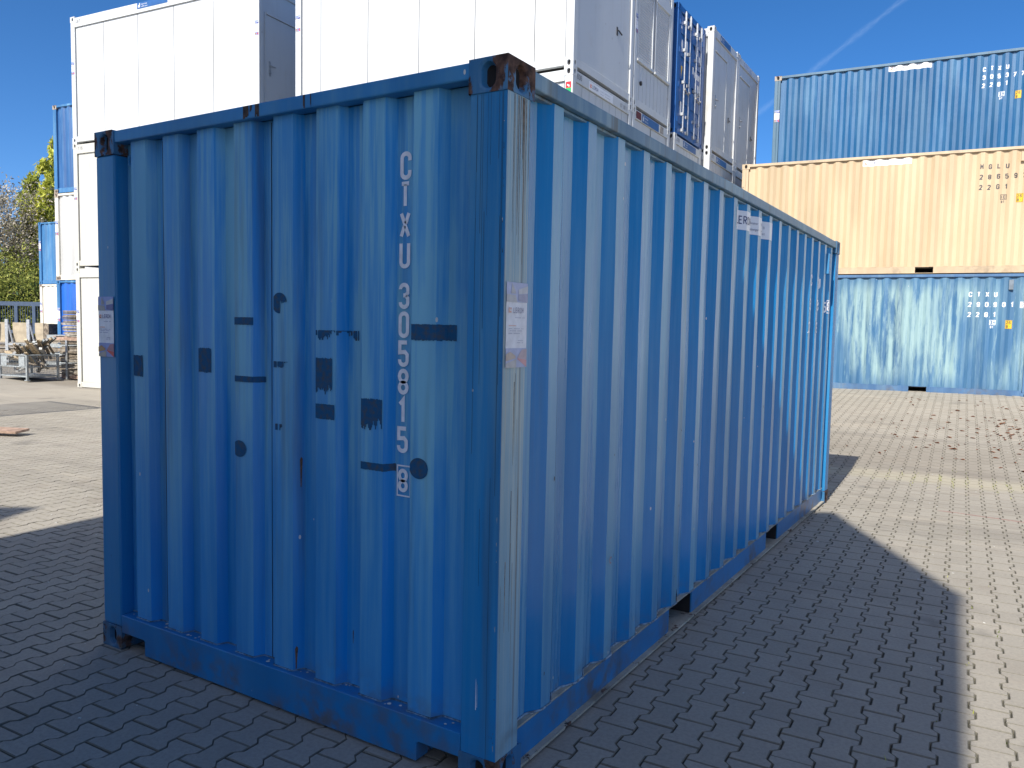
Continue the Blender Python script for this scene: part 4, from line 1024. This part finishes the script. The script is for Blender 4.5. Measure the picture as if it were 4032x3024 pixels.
# ------------------------------------------------------------------ left-hand white stack
W1 = (-12.158-6.058*math.cos(.09), 9.11-6.058*math.sin(.09)); H1 = 2.968
w1 = []
for i, (lb, m_) in enumerate((('warm white container at the foot of the left stack, beside the stacked planks', WHTY), ('warm white container in the middle of the left stack', WHTY), ('white container numbered 487 topping the left stack', WHT))):
    w1.append(office(lb, (W1[0], W1[1], i*H1-.02), .09, m_, H=H1, joints=(1.15, 2.33, 3.5, 4.71), toprail=.25, botrail=.16, end='door' if i == 2 else 'plain', group='white containers of the left stack', num=(('487', 'front', .2, H1-.17) if i == 2 else ('116', 'front', .2, H1-.17) if i == 1 else None)))
f1_ = fmap('front', 6.058, 2.438); g_ = lambda s, d, z: f1_(s, d+.006, z)
plate_blue(w1[2], g_, 2.36, 3.35, H1-.17, H1-.035)
for i in range(3): poster(w1[i], f1_, .018, 1.62, .1, .3, -.003)
poster(w1[2], f1_, 5.94, 1.72, .1, .3, -.003)
mb = MB()
for x_ in (.05, 5.7): mb.box(x_, .02, -.1, x_+.3, .6, -.004)
mb.build('support_block', plain('block_grey', (.3, .3, .3), .8), w1[0])

# ------------------------------------------------------------------ stacks behind it
S3 = (-23.35, 10.83)
defs = [('bright blue container at ground level behind the stacked planks', B_VIV, B_LIGHT), ('grey-white container in the middle of the stack left of the white ones', GREYC, CREAM), ('streaky blue container topping the stack left of the white ones', B_S3, B_LIGHT)]
for i, (lb, bmat, rmat) in enumerate(defs):
    o = shipping(lb, (S3[0], S3[1], .25+2.591*i), .09, (bmat, rmat, RUSTC if i else rmat, [rmat, rmat]))
    if i < 2: poster(o, fF, .02, 1.35, .125, .42, .0005)
S4 = (-33.9, 15.7)
for i, (lb, bmat, rmat) in enumerate((('cream container at the foot of the farthest left stack', CREAM, CREAM), ('light blue container on top of the cream one, farthest left', B_LIGHT, B_LIGHT))):
    o = shipping(lb, (S4[0], S4[1], .54+2.591*i), .09, (bmat, rmat, RUSTC if i == 0 else rmat, [rmat, rmat]))
    poster(o, fF, .02, 1.4, .125, .42, .0005)

# ------------------------------------------------------------------ stacks behind the camera whose shade falls over the foreground
for k_, (ox, oy) in enumerate(((-3.47, -8.73), (-9.42, -12.88))):
    for i in range(3):
        shipping(('pale grey container of the stack behind the viewer', 'pale grey container of the second stack behind the viewer')[k_]+(', at the foot', ', in the middle', ', on top')[i],
               (ox, oy, i*2.591), math.radians(29.5), (GREYC, GREYC, GREYC, [GREYC, GREYC]), Wd=2.36, pockets=False, group='pale containers behind the viewer')

# ------------------------------------------------------------------ yard clutter at the left
WOOD = plain('timber_grey', (.24, .20, .15), .85, .3, 14, bump=.2)
WOODL = plain('timber_pale', (.50, .40, .26), .8, .2, 14, bump=.2)
WOODY = plain('formwork_yellow', (.55, .32, .06), .6, .15, 10)
WOODR = plain('timber_reddish', (.38, .26, .19), .8, .2, 10)
BOARD = plain('board_beige', (.42, .36, .26), .85, .12, 5)
ALU = plain('aluminium', (.42, .42, .40), .5, .2, 20, metal=.3)
GALVD = plain('galvanised_dull', (.33, .36, .36), .6, .15, 20, metal=.2)
def mesh_stillage(loc, rz, a=1.1, b=.8, h=.66):
    t = thing('mesh_stillage', 'grey steel mesh stillage filled with scrap aluminium profiles', 'crate', loc, rz)
    # near corner at origin, box reaches to -a in x and +b in y
    cs = [(0, 0), (-a, 0), (0, b), (-a, b)]
    for cx, cy in cs:
        mb = MB(); mb.box(cx-.025, cy-.025, .0, cx+.025, cy+.025, h); mb.box(cx-.05, cy-.05, -.001, cx+.05, cy+.05, .02); mb.build('post', GALVD, t, bevel=.004)
    faces = [((-a, 0), (0, 0)), ((0, 0), (0, b)), ((-a, b), (0, b)), ((-a, 0), (-a, b))]
    for (x0, y0), (x1, y1) in faces:
        mb = MB()
        for z in (.1, h*.52, h-.02): mb.tube((x0, y0, z), (x1, y1, z), .02, 6)
        mb.build('rail', GALVD, t)
        mb = MB(); n = 18
        for i in range(1, n): k = i/n; mb.tube((x0+(x1-x0)*k, y0+(y1-y0)*k, .1), (x0+(x1-x0)*k, y0+(y1-y0)*k, h-.02), .0028, 3)
        for i in range(1, 11): z = .1+(h-.12)*i/11; mb.tube((x0, y0, z), (x1, y1, z), .0028, 3)
        o = mb.build('wire_mesh', GALVD, t); struct(o, 'stuff')
    mb = MB(); mb.box(-a, 0, .09, 0, b, .11); mb.build('base', GALVD, t)
    for q0, q1 in ((-a+.06, -a+.3), (-.3, -.06)): mb = MB(); mb.box(q0, -.022, h*.55, q1, -.02, h-.05); mb.build('sign_plate', GALVD, t)
    return t
GI = (-19.619, 8.106, .1)
mesh_stillage(GI, .097)
rr = random.Random(11)
gm = Matrix.Translation(Vector(GI)) @ Matrix.Rotation(.097, 4, 'Z')
def profile_bar(name, label, p, q, w, h, mat, group=None, ch=True):
    p = gm @ Vector(p); q = gm @ Vector(q); d = (q-p); L_ = d.length; d.normalize(); sd = d.cross(Vector((0, 0, 1))).normalized(); up = sd.cross(d)
    Rm = Matrix((d, sd, up)).transposed(); mb = MB()
    if ch:
        mb.box(0, -w/2, -h/2, L_, -w/2+.008, h/2, 0, Rm, p); mb.box(0, w/2-.008, -h/2, L_, w/2, h/2, 0, Rm, p); mb.box(0, -w/2+.009, -.006, L_, w/2-.009, .006, 0, Rm, p)
    else: mb.box(0, -w/2, -h/2, L_, w/2, h/2, 0, Rm, p)
    o = mb.build(name, mat); tag(o, label, 'bar', group); return o
lab = '%s bar jutting from the heap in the mesh stillage'
for i in range(9):   # sloping bundle at the left
    x0 = -.98+.03*i; y0 = .08+.07*i
    profile_bar('profile_bar', 'pale bar of the slanted bundle lying in the mesh stillage', (x0+.05, y0, .52+.012*i), (x0+.62, y0+.18, .93+.02*i), .07, .06, [ALU, WOODL, GALVD][i % 3], 'slanted bundle of bars in the stillage', i % 2 == 0)
for i in range(3):
    profile_bar('timber', 'short pale timber leaning over the stillage rim', (-1.05+.09*i, .12, .72), (-.82+.09*i, .2, .5), .08, .05, WOODL, 'short timbers on the stillage rim', False)
for i in range(30):
    x0 = rr.uniform(-.62, -.02); y0 = rr.uniform(.06, .7); z0 = rr.uniform(.62, .95)-abs(x0+.3)*.35
    a_ = rr.uniform(-.5, .5); L_ = rr.uniform(.35, .8); mat_ = rr.choice([('dull aluminium', ALU), ('grey galvanised', GALVD), ('dark timber', WOOD), ('pale timber', WOODL)])
    profile_bar('profile_bar', lab % mat_[0], (x0-L_*.25, y0+.25+a_*.1, z0-.2), (x0+L_*.28, y0-.12, z0+.05+rr.uniform(0, .1)), rr.uniform(.04, .08), rr.uniform(.03, .06), mat_[1], 'scrap profiles heaped in the stillage', rr.random() < .7)
for i in range(12):
    x0 = rr.uniform(-1.0, -.1); y0 = rr.uniform(.1, .7)
    profile_bar('profile_bar', 'scrap bar lying inside the mesh stillage', (x0, y0, rr.uniform(.15, .35)), (x0+rr.uniform(-.4, .4), y0+rr.uniform(-.1, .1), rr.uniform(.3, .55)), .07, .05, rr.choice([ALU, WOOD]), 'scrap bars inside the stillage', True)

# beige formwork boards standing in a galvanised rack behind
def rack(loc, rz):
    t = thing('storage_rack', 'galvanised rack holding upright beige formwork boards, behind the mesh stillage', 'rack', loc, rz)
    for x in (.2, .86):
        mb = MB(); mb.box(x-.045, -.06, 0, x+.045, 0, 1.32); mb.tube((x+.05, -.03, 1.15), (x+.2, -.05, .55), .025, 6); mb.build('post', GALV, t)
    mb = MB(); mb.box(-.9, -.05, .48, 1.6, .9, .54); mb.build('base', WOOD, t)
    mb = MB(); mb.box(.25, -.06, .53, 1.0, -.03, .59); mb.build('rail', GALV, t)
    for i, (x, w) in enumerate(((-.95, .55), (-.33, .5), (.34, .5), (1.02, .26))):
        mb = MB(); mb.box(x, .02, .62, x+w, .06, 1.22, 0); mb.box(x+.02, .061, .62, x+w, .2, 1.21, 1)
        mb.build('board', [BOARD, WOOD], t, bevel=.006)
    mb = MB(); mb.box(1.29, .02, .62, 1.44, .5, 1.2); mb.build('board', WOOD, t)
    mb = MB(); mb.box(-.9, 0, .1, 1.55, .85, .4); mb.build('lower_load', WOOD, t)
    return t
rack((-24.77, 9.92, .32), .54)
mb = MB()
for i in range(4): mb.box(-26.0, 9.3+.12*i, 1.5, -24.78, 9.39+.12*i, 1.64)
tag(mb.build('yellow_timber', WOODY), 'yellow formwork beams lying over the rack at the left edge', 'timber')

# pallets of weathered planks
PLK = []
for i in range(3):
    mb = MB(); mb.box(0, 0, 0, 1.2, .14, .022); o = mb.build('plank', [WOOD, plain('timber_dark', (.13, .12, .10), .85, .3, 14), plain('timber_light', (.33, .30, .25), .85, .3, 14)][i]); PLK.append(o.data); bpy.data.objects.remove(o)
def plank_stack(label, loc, rz, n, L_=1.2, w=.85, lean=.0, gap=.03, pallet=WOODR, stan=True, off=0.):
    t = thing('plank_stack', label, 'timber stack', loc, rz)
    mb = MB()
    for y in (0, w/2-.05, w-.1): mb.box(0, y, 0, L_, y+.1, .08)
    for x in np.linspace(0, L_-.1, 5): mb.box(x, 0, .081, x+.1, w, .103)
    mb.build('pallet', pallet, t)
    z = .105
    for k in range(n):
        for q in range(5):
            o = bpy.data.objects.new('plank', rr.choice(PLK)); COL.objects.link(o); o.parent = t
            o.location = (off+rr.uniform(-.06, .03)+lean*math.sin(k/n*PI), q*w/5+rr.uniform(-.01, .01), z); o.rotation_euler = (rr.uniform(-.03, .03), rr.uniform(-.025, .025), rr.uniform(-.03, .03)); o.scale = ((L_-off)/1.2*rr.uniform(.96, 1.03), 1, 1.2)
        z += .03+(gap if k % 4 == 3 else 0)+rr.uniform(0, .004)
    if stan:
        for x in (.2, L_-.25):
            mb = MB(); mb.box(x, -.05, -.02, x+.06, -.015, z+.12); mb.build('stanchion', GALV, t)
    return t, z
_, zt_ = plank_stack('lower stack of weathered grey planks between the stillage and the white stack', (-20.1, 9.2, .10), .25, 23, 1.5)
plank_stack('upper pallet of curved weathered planks beside the white stack', (-20.28, 9.1, .10+zt_+.03), .25, 19, 1.6, .8, -.1, .02, WOODR, False, off=.42)
t = thing('panel_stack', 'low dark stack of grey formwork panels behind the stillage', 'panel stack', (-22.5, 10.05, .2), .5)
for k in range(8):
    mb = MB(); mb.box(rr.uniform(-.04, .04), 0, k*.13, .95+rr.uniform(-.04, .04), .9, k*.13+.1); mb.build('panel', [WOOD, GALVD][k % 2], t)
mb = MB(); mb.box(-2.3, -.14, 0, 0, .14, .035); 
o = mb.build('board', WOODR, None, bevel=.004); o.location = (-10.45, 3.52, .05); o.rotation_euler = (.05, .02, .47); tag(o, 'reddish board lying loose on the yard at the left edge', 'board')
# railing out of view at the left that throws barred shade on the yard
t = thing('added_shade_railing', 'galvanised barred railing standing at the left of the yard', 'railing', (-14.95, 2.72, 0))
mb = MB(); mb.tube((0, 0, 3.0), (1.85, 0, 3.0), .03, 8); mb.tube((0, 0, 1.2), (1.85, 0, 1.2), .025, 8); mb.build('rail', GALV, t)
for x in np.linspace(0, 1.85, 15):
    mb = MB(); mb.box(x-.03, -.01, 0, x+(.1 if x > 1.8 else .03), .01, 3.0); mb.build('bar', GALV, t)

# ------------------------------------------------------------------ gate, car, trees beyond the yard
GATE = plain('gate_blue_grey', (.045, .075, .13), .5, .1)
t = thing('steel_gate', 'dark blue-grey sliding gate with slim uprights at the far left', 'gate', (-43.6, 14.95, .85), math.atan2(18.09-16.71, -38.6+40.87))
mb = MB(); mb.box(0, 0, 1.42, 9, .1, 1.62); mb.build('top_rail', GATE, t)
mb = MB(); mb.box(0, 0, .1, 9, .1, .25); mb.build('bottom_rail', GATE, t)
for x in np.arange(.4, 9, .86):
    mb = MB(); mb.box(x, .0, .25, x+.16, .1, 1.42); mb.build('upright', GATE, t)
mb = MB()
for x in np.arange(0.05, 9, .12): mb.tube((x, .05, .25), (x, .05, 1.42), .012, 4)
o = mb.build('bars', GATE, t); struct(o, 'stuff')
RED = plain('car_red', (.6, .01, .02), .3, .03); GLASS = plain('car_glass', (.02, .025, .03), .1, .05); TYRE = plain('tyre', (.02, .02, .02), .9, .1)
t = thing('parked_car', 'red car parked behind the blue-grey gate', 'car', (-46.2, 20.5, .47), .62)
ol = [(-2.1, .35), (-2.12, .7), (-1.95, .88), (-1.2, .95), (-.6, 1.38), (.7, 1.42), (1.5, .98), (2.05, .9), (2.15, .4)]
def car_section(mb, pts, y0, y1, mi=0):
    a = [(x, y0, z) for x, z in pts]; b = [(x, y1, z) for x, z in pts]; mb.poly(a, mi); mb.poly(b[::-1], mi)
    for i in range(len(pts)):
        j = (i+1) % len(pts); mb.poly([a[j], a[i], b[i], b[j]], mi)
mb = MB(); car_section(mb, ol, -.85, .85); mb.build('body', RED, t, bevel=.06)
for y in (-.86, .86):
    mb = MB(); car_section(mb, [(-1.05, .97), (-.52, 1.3), (.6, 1.33), (1.25, 1.0)], y-.01, y+.01); mb.build('side_window', GLASS, t)
for x in (-1.35, 1.35):
    for y in (-.8, .8):
        mb = MB(); mb.tube((x, y-.1, .33), (x, y+.1, .33), .33, 18); mb.build('wheel', TYRE, t)

def leafmat(name, a, b, c2=None, tr=.35):
    t = NT(name); at = t.attr('rnd'); c = t.mix(t.ramp(at, .1, .9), a, b)
    t.base(c, .6, .3)
    tl = t.n('ShaderNodeBsdfTranslucent'); t.l(c, tl.inputs[0]); mx = t.n('ShaderNodeMixShader'); mx.inputs[0].default_value = tr
    t.l(t.b.outputs[0], mx.inputs[1]); t.l(tl.outputs[0], mx.inputs[2]); t.l(mx.outputs[0], t.t.nodes['Material Output'].inputs[0]); return t.m
L_LARCH = leafmat('larch_needles', (.32, .36, .04), (.70, .70, .14)); L_DARK = leafmat('spruce_needles', (.20, .24, .04), (.52, .55, .10))
L_BLOS = leafmat('blossom_twigs', (.20, .18, .12), (.62, .56, .44), tr=.25); L_SHR = leafmat('shrub_leaves', (.12, .16, .03), (.42, .44, .10))
L_HEDGE = leafmat('hedge_leaves', (.02, .05, .02), (.07, .13, .05))
BARK = plain('bark', (.10, .085, .07), .9, .3, 10)
def leaves(name, mat, parent, pts, size, rs, droop=0., aspect=1.6):
    n = len(pts); P = np.array(pts); nr = rs.normal(size=(n, 3)); nr /= np.linalg.norm(nr, axis=1)[:, None]
    a = np.cross(nr, rs.normal(size=(n, 3))); a /= np.linalg.norm(a, axis=1)[:, None]
    if droop: a[:, 2] -= droop; a /= np.linalg.norm(a, axis=1)[:, None]
    b = np.cross(nr, a); b /= np.maximum(np.linalg.norm(b, axis=1)[:, None], 1e-6)
    s = size*rs.uniform(.6, 1.3, (n, 1)); a = a*s*aspect; b = b*s*.5
    V = np.stack([P-a-b*.3, P-b, P+a, P+b], 1).reshape(-1, 3)
    fs = [(4*i, 4*i+1, 4*i+2, 4*i+3) for i in range(n)]
    me = bpy.data.meshes.new(name); me.from_pydata(V.tolist(), [], fs); me.materials.append(mat)
    at = me.attributes.new('rnd', 'FLOAT', 'FACE'); at.data.foreach_set('value', rs.rand(n).astype(np.float32)); me.update()
    o = bpy.data.objects.new(name, me); COL.objects.link(o); o.parent = parent; return o
def conifer(label, loc, h, r, mat, seed, dens=1., cat='tree', z0=.08):
    rs = np.random.RandomState(seed); t = thing('conifer_tree', label, cat, loc)
    mb = MB(); mb.tube((0, 0, 0), (0, 0, h*.97), .22, 8, 0, .03); tr = mb.build('trunk', BARK, t)
    mb = MB(); pts = []
    nb = int(60*dens)
    for i in range(nb):
        z = h*(z0+(1-z0)*(i/nb)**.9); a = rs.rand()*2*PI; l = r*(1-(z/h))**.75*rs.uniform(.6, 1.15)+.15
        d = np.array([math.cos(a), math.sin(a), 0]); tip = d*l+np.array([0, 0, z+l*rs.uniform(-.22, .12)])
        mb.tube((0, 0, z), tuple(tip), .035, 4, 0, .008)
        m = int(55*l/r*1.6)+14
        for k in rs.rand(m)**.7:
            c = np.array([0, 0, z])*(1-k)+tip*k; side = np.array([-d[1], d[0], 0])*rs.normal(0, .22*l*(1.1-k*.5))
            c = c+side+np.array([0, 0, -abs(rs.normal(0, .22))-.03*k])
            for q in range(4): pts.append(c+rs.normal(0, .07, 3)-np.array([0, 0, q*.05]))
    mb.build('branch', BARK, t)
    leaves('crown', mat, t, pts, .12, rs, .9, 1.5); return t
def broad(label, loc, h, r, mat, seed, size=.06, n=9000, name='broadleaf_tree', cat='tree', low=.15):
    rs = np.random.RandomState(seed); t = thing(name, label, cat, loc)
    mb = MB(); mb.tube((0, 0, 0), (0, 0, h*.5), .16, 8, 0, .1); tips = []
    for i in range(26):
        z = h*rs.uniform(.1, .5); a = rs.rand()*2*PI; e = np.array([math.cos(a)*r*rs.uniform(.3, .9), math.sin(a)*r*rs.uniform(.3, .9), h*rs.uniform(low, .95)])
        mb.tube((0, 0, z), tuple(e), .05, 5, 0, .015); tips.append(e)
        for q in range(5): f = e+rs.normal(0, r*.25, 3); mb.tube(tuple(e*.7+np.array([0, 0, z])*.3), tuple(f), .02, 3, 0, .006); tips.append(f)
    mb.build('trunk', BARK, t)
    tips = np.array(tips); c = tips[rs.randint(len(tips), size=n)]; pts = c+rs.normal(0, 1, (n, 3))*np.array([r*.15, r*.15, h*.055])
    pts = pts[pts[:, 2] > .05]
    leaves('crown', mat, t, pts, size, rs, 0, 1.2); return t
conifer('dark spruce with yellow-green tips rising behind the blue containers', (-51.3, 24.4, .55), 10.4, 3.4, L_DARK, 1)
conifer('bright yellow-green larch left of the container stacks', (-48.4, 23.75, .55), 9.6, 3.0, L_LARCH, 2, 1.8)
conifer('slim yellow-green larch beside the brighter one', (-49.2, 22.9, .55), 7.8, 2.4, L_LARCH, 3, 1.2)
conifer('thin larch whose twigs show above the light blue container', (-50.6, 25.1, .55), 12.6, 2.6, L_LARCH, 8, .35, z0=.45)
broad('grey blossoming tree at the left edge', (-49.0, 20.9, .55), 8.6, 3.0, L_BLOS, 4, .075, 15000)
broad('pale blossoming tree behind the left edge', (-52.5, 20.0, .55), 9.4, 3.2, L_BLOS, 5, .075, 12000)
for i, (x, y, h, r, lb) in enumerate(((-44.6, 18.3, 3.2, 1.7, 'yellow-green shrub above the gate at the left edge'), (-43.4, 20.1, 3.5, 1.7, 'yellow-green shrub above the gate beside the cream container'), (-45.8, 19.9, 4.0, 1.8, 'rounded yellow-green shrub behind the other two'))):
    broad(lb, (x, y, .55), h+.3, r, L_SHR, 20+i, .07, 6000, 'flowering_shrub', 'shrub', .1)
rs = np.random.RandomState(9); t = thing('hedge', 'dark green hedge running behind the gate', 'hedge', (-56, 12.5, .8), .55)
n = 26000; P = np.stack([rs.uniform(0, 26, n), rs.normal(0, .5, n), rs.uniform(0, 2.7, n)], 1); leaves('foliage', L_HEDGE, t, P, .09, rs); 
mb = MB()
for x in np.arange(.5, 26, 1.3): mb.tube((x, 0, 0), (x, 0, 2.0), .05, 5)
mb.build('stem', BARK, t)
# wooded belt far off, so the yard does not end in a bare line
mb = []
rs = np.random.RandomState(12); n = 30000; ang = rs.uniform(math.radians(20), math.radians(175), n); rad = rs.uniform(90, 125, n)
hh = 5+2.5*np.sin(ang*23)+1.5*np.sin(ang*57+1); P = np.stack([np.cos(ang)*rad, np.sin(ang)*rad, np.abs(rs.rand(n))*hh+.8], 1)
o = leaves('far_woodland', L_HEDGE, None, P, .8, rs, 0, 1.1); struct(o, 'stuff')

# ------------------------------------------------------------------ small things on the paving
rs = np.random.RandomState(21)
LEAFM = leafmat('dry_leaf', (.10, .035, .015), (.30, .12, .05), tr=.1)
V = []; F = []; RR = []
def add_leaf(x, y, s):
    z = float(gz(x, y))+.004; a = rs.rand()*2*PI; c, q = math.cos(a), math.sin(a); k = rs.uniform(.15, .5)*s; i = len(V)
    for u, v, w in ((-s, 0, .2*k), (-.3*s, .35*s, k), (.5*s, .3*s, .6*k), (s, 0, .1*k), (.4*s, -.3*s, .8*k), (-.4*s, -.35*s, k), (0, 0, 0)):
        V.append((x+c*u-q*v, y+q*u+c*v, z+w))
    for m in range(6): F.append((i+6, i+m, i+(m+1) % 6)); RR.append(rs.rand())
for _ in range(520):
    m = rs.rand()
    if m < .5: x, y = rs.normal(2.6, .7), rs.normal(12.4, .55)
    elif m < .7: x, y = rs.normal(2.3, 1.0), rs.normal(11.3, .5)
    else: x, y = rs.uniform(-.5, 4.5), rs.uniform(9, 15.8)
    if y < 16: add_leaf(x, y, rs.uniform(.02, .05))
for x, y in ((.9, 10.2), (.35, 10.9), (1.2, 13.5)): add_leaf(x, y, .06)
me = bpy.data.meshes.new('fallen_leaves'); me.from_pydata(V, [], F); me.materials.append(LEAFM); at = me.attributes.new('rnd', 'FLOAT', 'FACE'); at.data.foreach_set('value', np.array(RR, dtype=np.float32)); me.update()
o = bpy.data.objects.new('fallen_leaves', me); COL.objects.link(o); struct(o, 'stuff')
mb = MB()
for _ in range(260):
    if rs.rand() < .5: x, y = rs.uniform(-6.5, -1.5), rs.uniform(-2.2, 2.5)
    else: x, y = rs.uniform(.1, 3.5), rs.uniform(-.5, 12)
    if -2.5 < x < .03 and 0 < y < 6.1: continue
    r = rs.uniform(.0012, .0042)*(1.6 if rs.rand() < .1 else 1); z = float(gz(x, y)); a = rs.rand()*PI
    mb.box(-r*1.6, -r, 0, r*1.6, r, r*.8, 0, Matrix.Rotation(a, 3, 'Z'), (x, y, z+.0002))
o = mb.build('grit', plain('grit_pale', (.6, .6, .56), .7, .1)); struct(o, 'stuff')
# moss and grass in the joints by the drainage run
V = []; F = []; RR = []
for _ in range(900):
    if rs.rand() < .8: x, y = rs.uniform(.2, 4.2), rs.normal(8.05, .28)
    else: x, y = rs.uniform(1.2, 2.6), rs.uniform(-.8, 6)
    # snap to the nearest long joint
    d = np.array([x, y])-PO; u = d@eu; v = d@ev; u = round(u/PU)*PU+rs.normal(0, .012); p = PO+eu*u+ev*v; x, y = p
    if not (x > .15): continue
    i = len(V); h = rs.uniform(.006, .022)*(1 if rs.rand() < .93 else 1.9); a = rs.rand()*2*PI; w = .004
    V += [(x-w*math.cos(a), y-w*math.sin(a), float(gz(x, y))-.006), (x+w*math.cos(a), y+w*math.sin(a), float(gz(x, y))-.006), (x+rs.normal(0, h*.5), y+rs.normal(0, h*.5), float(gz(x, y))+h)]
    F.append((i, i+1, i+2)); RR.append(rs.rand())
me = bpy.data.meshes.new('joint_weeds'); me.from_pydata(V, [], F); me.materials.append(L_SHR); at = me.attributes.new('rnd', 'FLOAT', 'FACE'); at.data.foreach_set('value', np.array(RR, dtype=np.float32)); me.update()
o = bpy.data.objects.new('joint_weeds', me); COL.objects.link(o); struct(o, 'stuff')
# small grey block at the right edge and a rust-coloured strap on the ground
mb = MB(); mb.box(0, 0, 0, .5, .3, .14); o = mb.build('concrete_block', plain('block_light', (.35, .35, .34), .85, .1), None, bevel=.01); o.location = (3.62, 13.55, float(gz(3.7, 13.6))); tag(o, 'small grey concrete block on the paving at the right edge', 'block')
mb = MB()
for i in range(14):
    x0 = 2.02+.09*i; y0 = 9.52+.012*math.sin(i); mb.box(x0, y0, float(gz(x0, y0))+.004, x0+.09, y0+.012, float(gz(x0, y0))+.009)
tag(mb.build('strap', plain('strap_rust', (.18, .06, .04), .8, .1)), 'thin reddish strap lying straight on the paving near the dead leaves', 'strap')
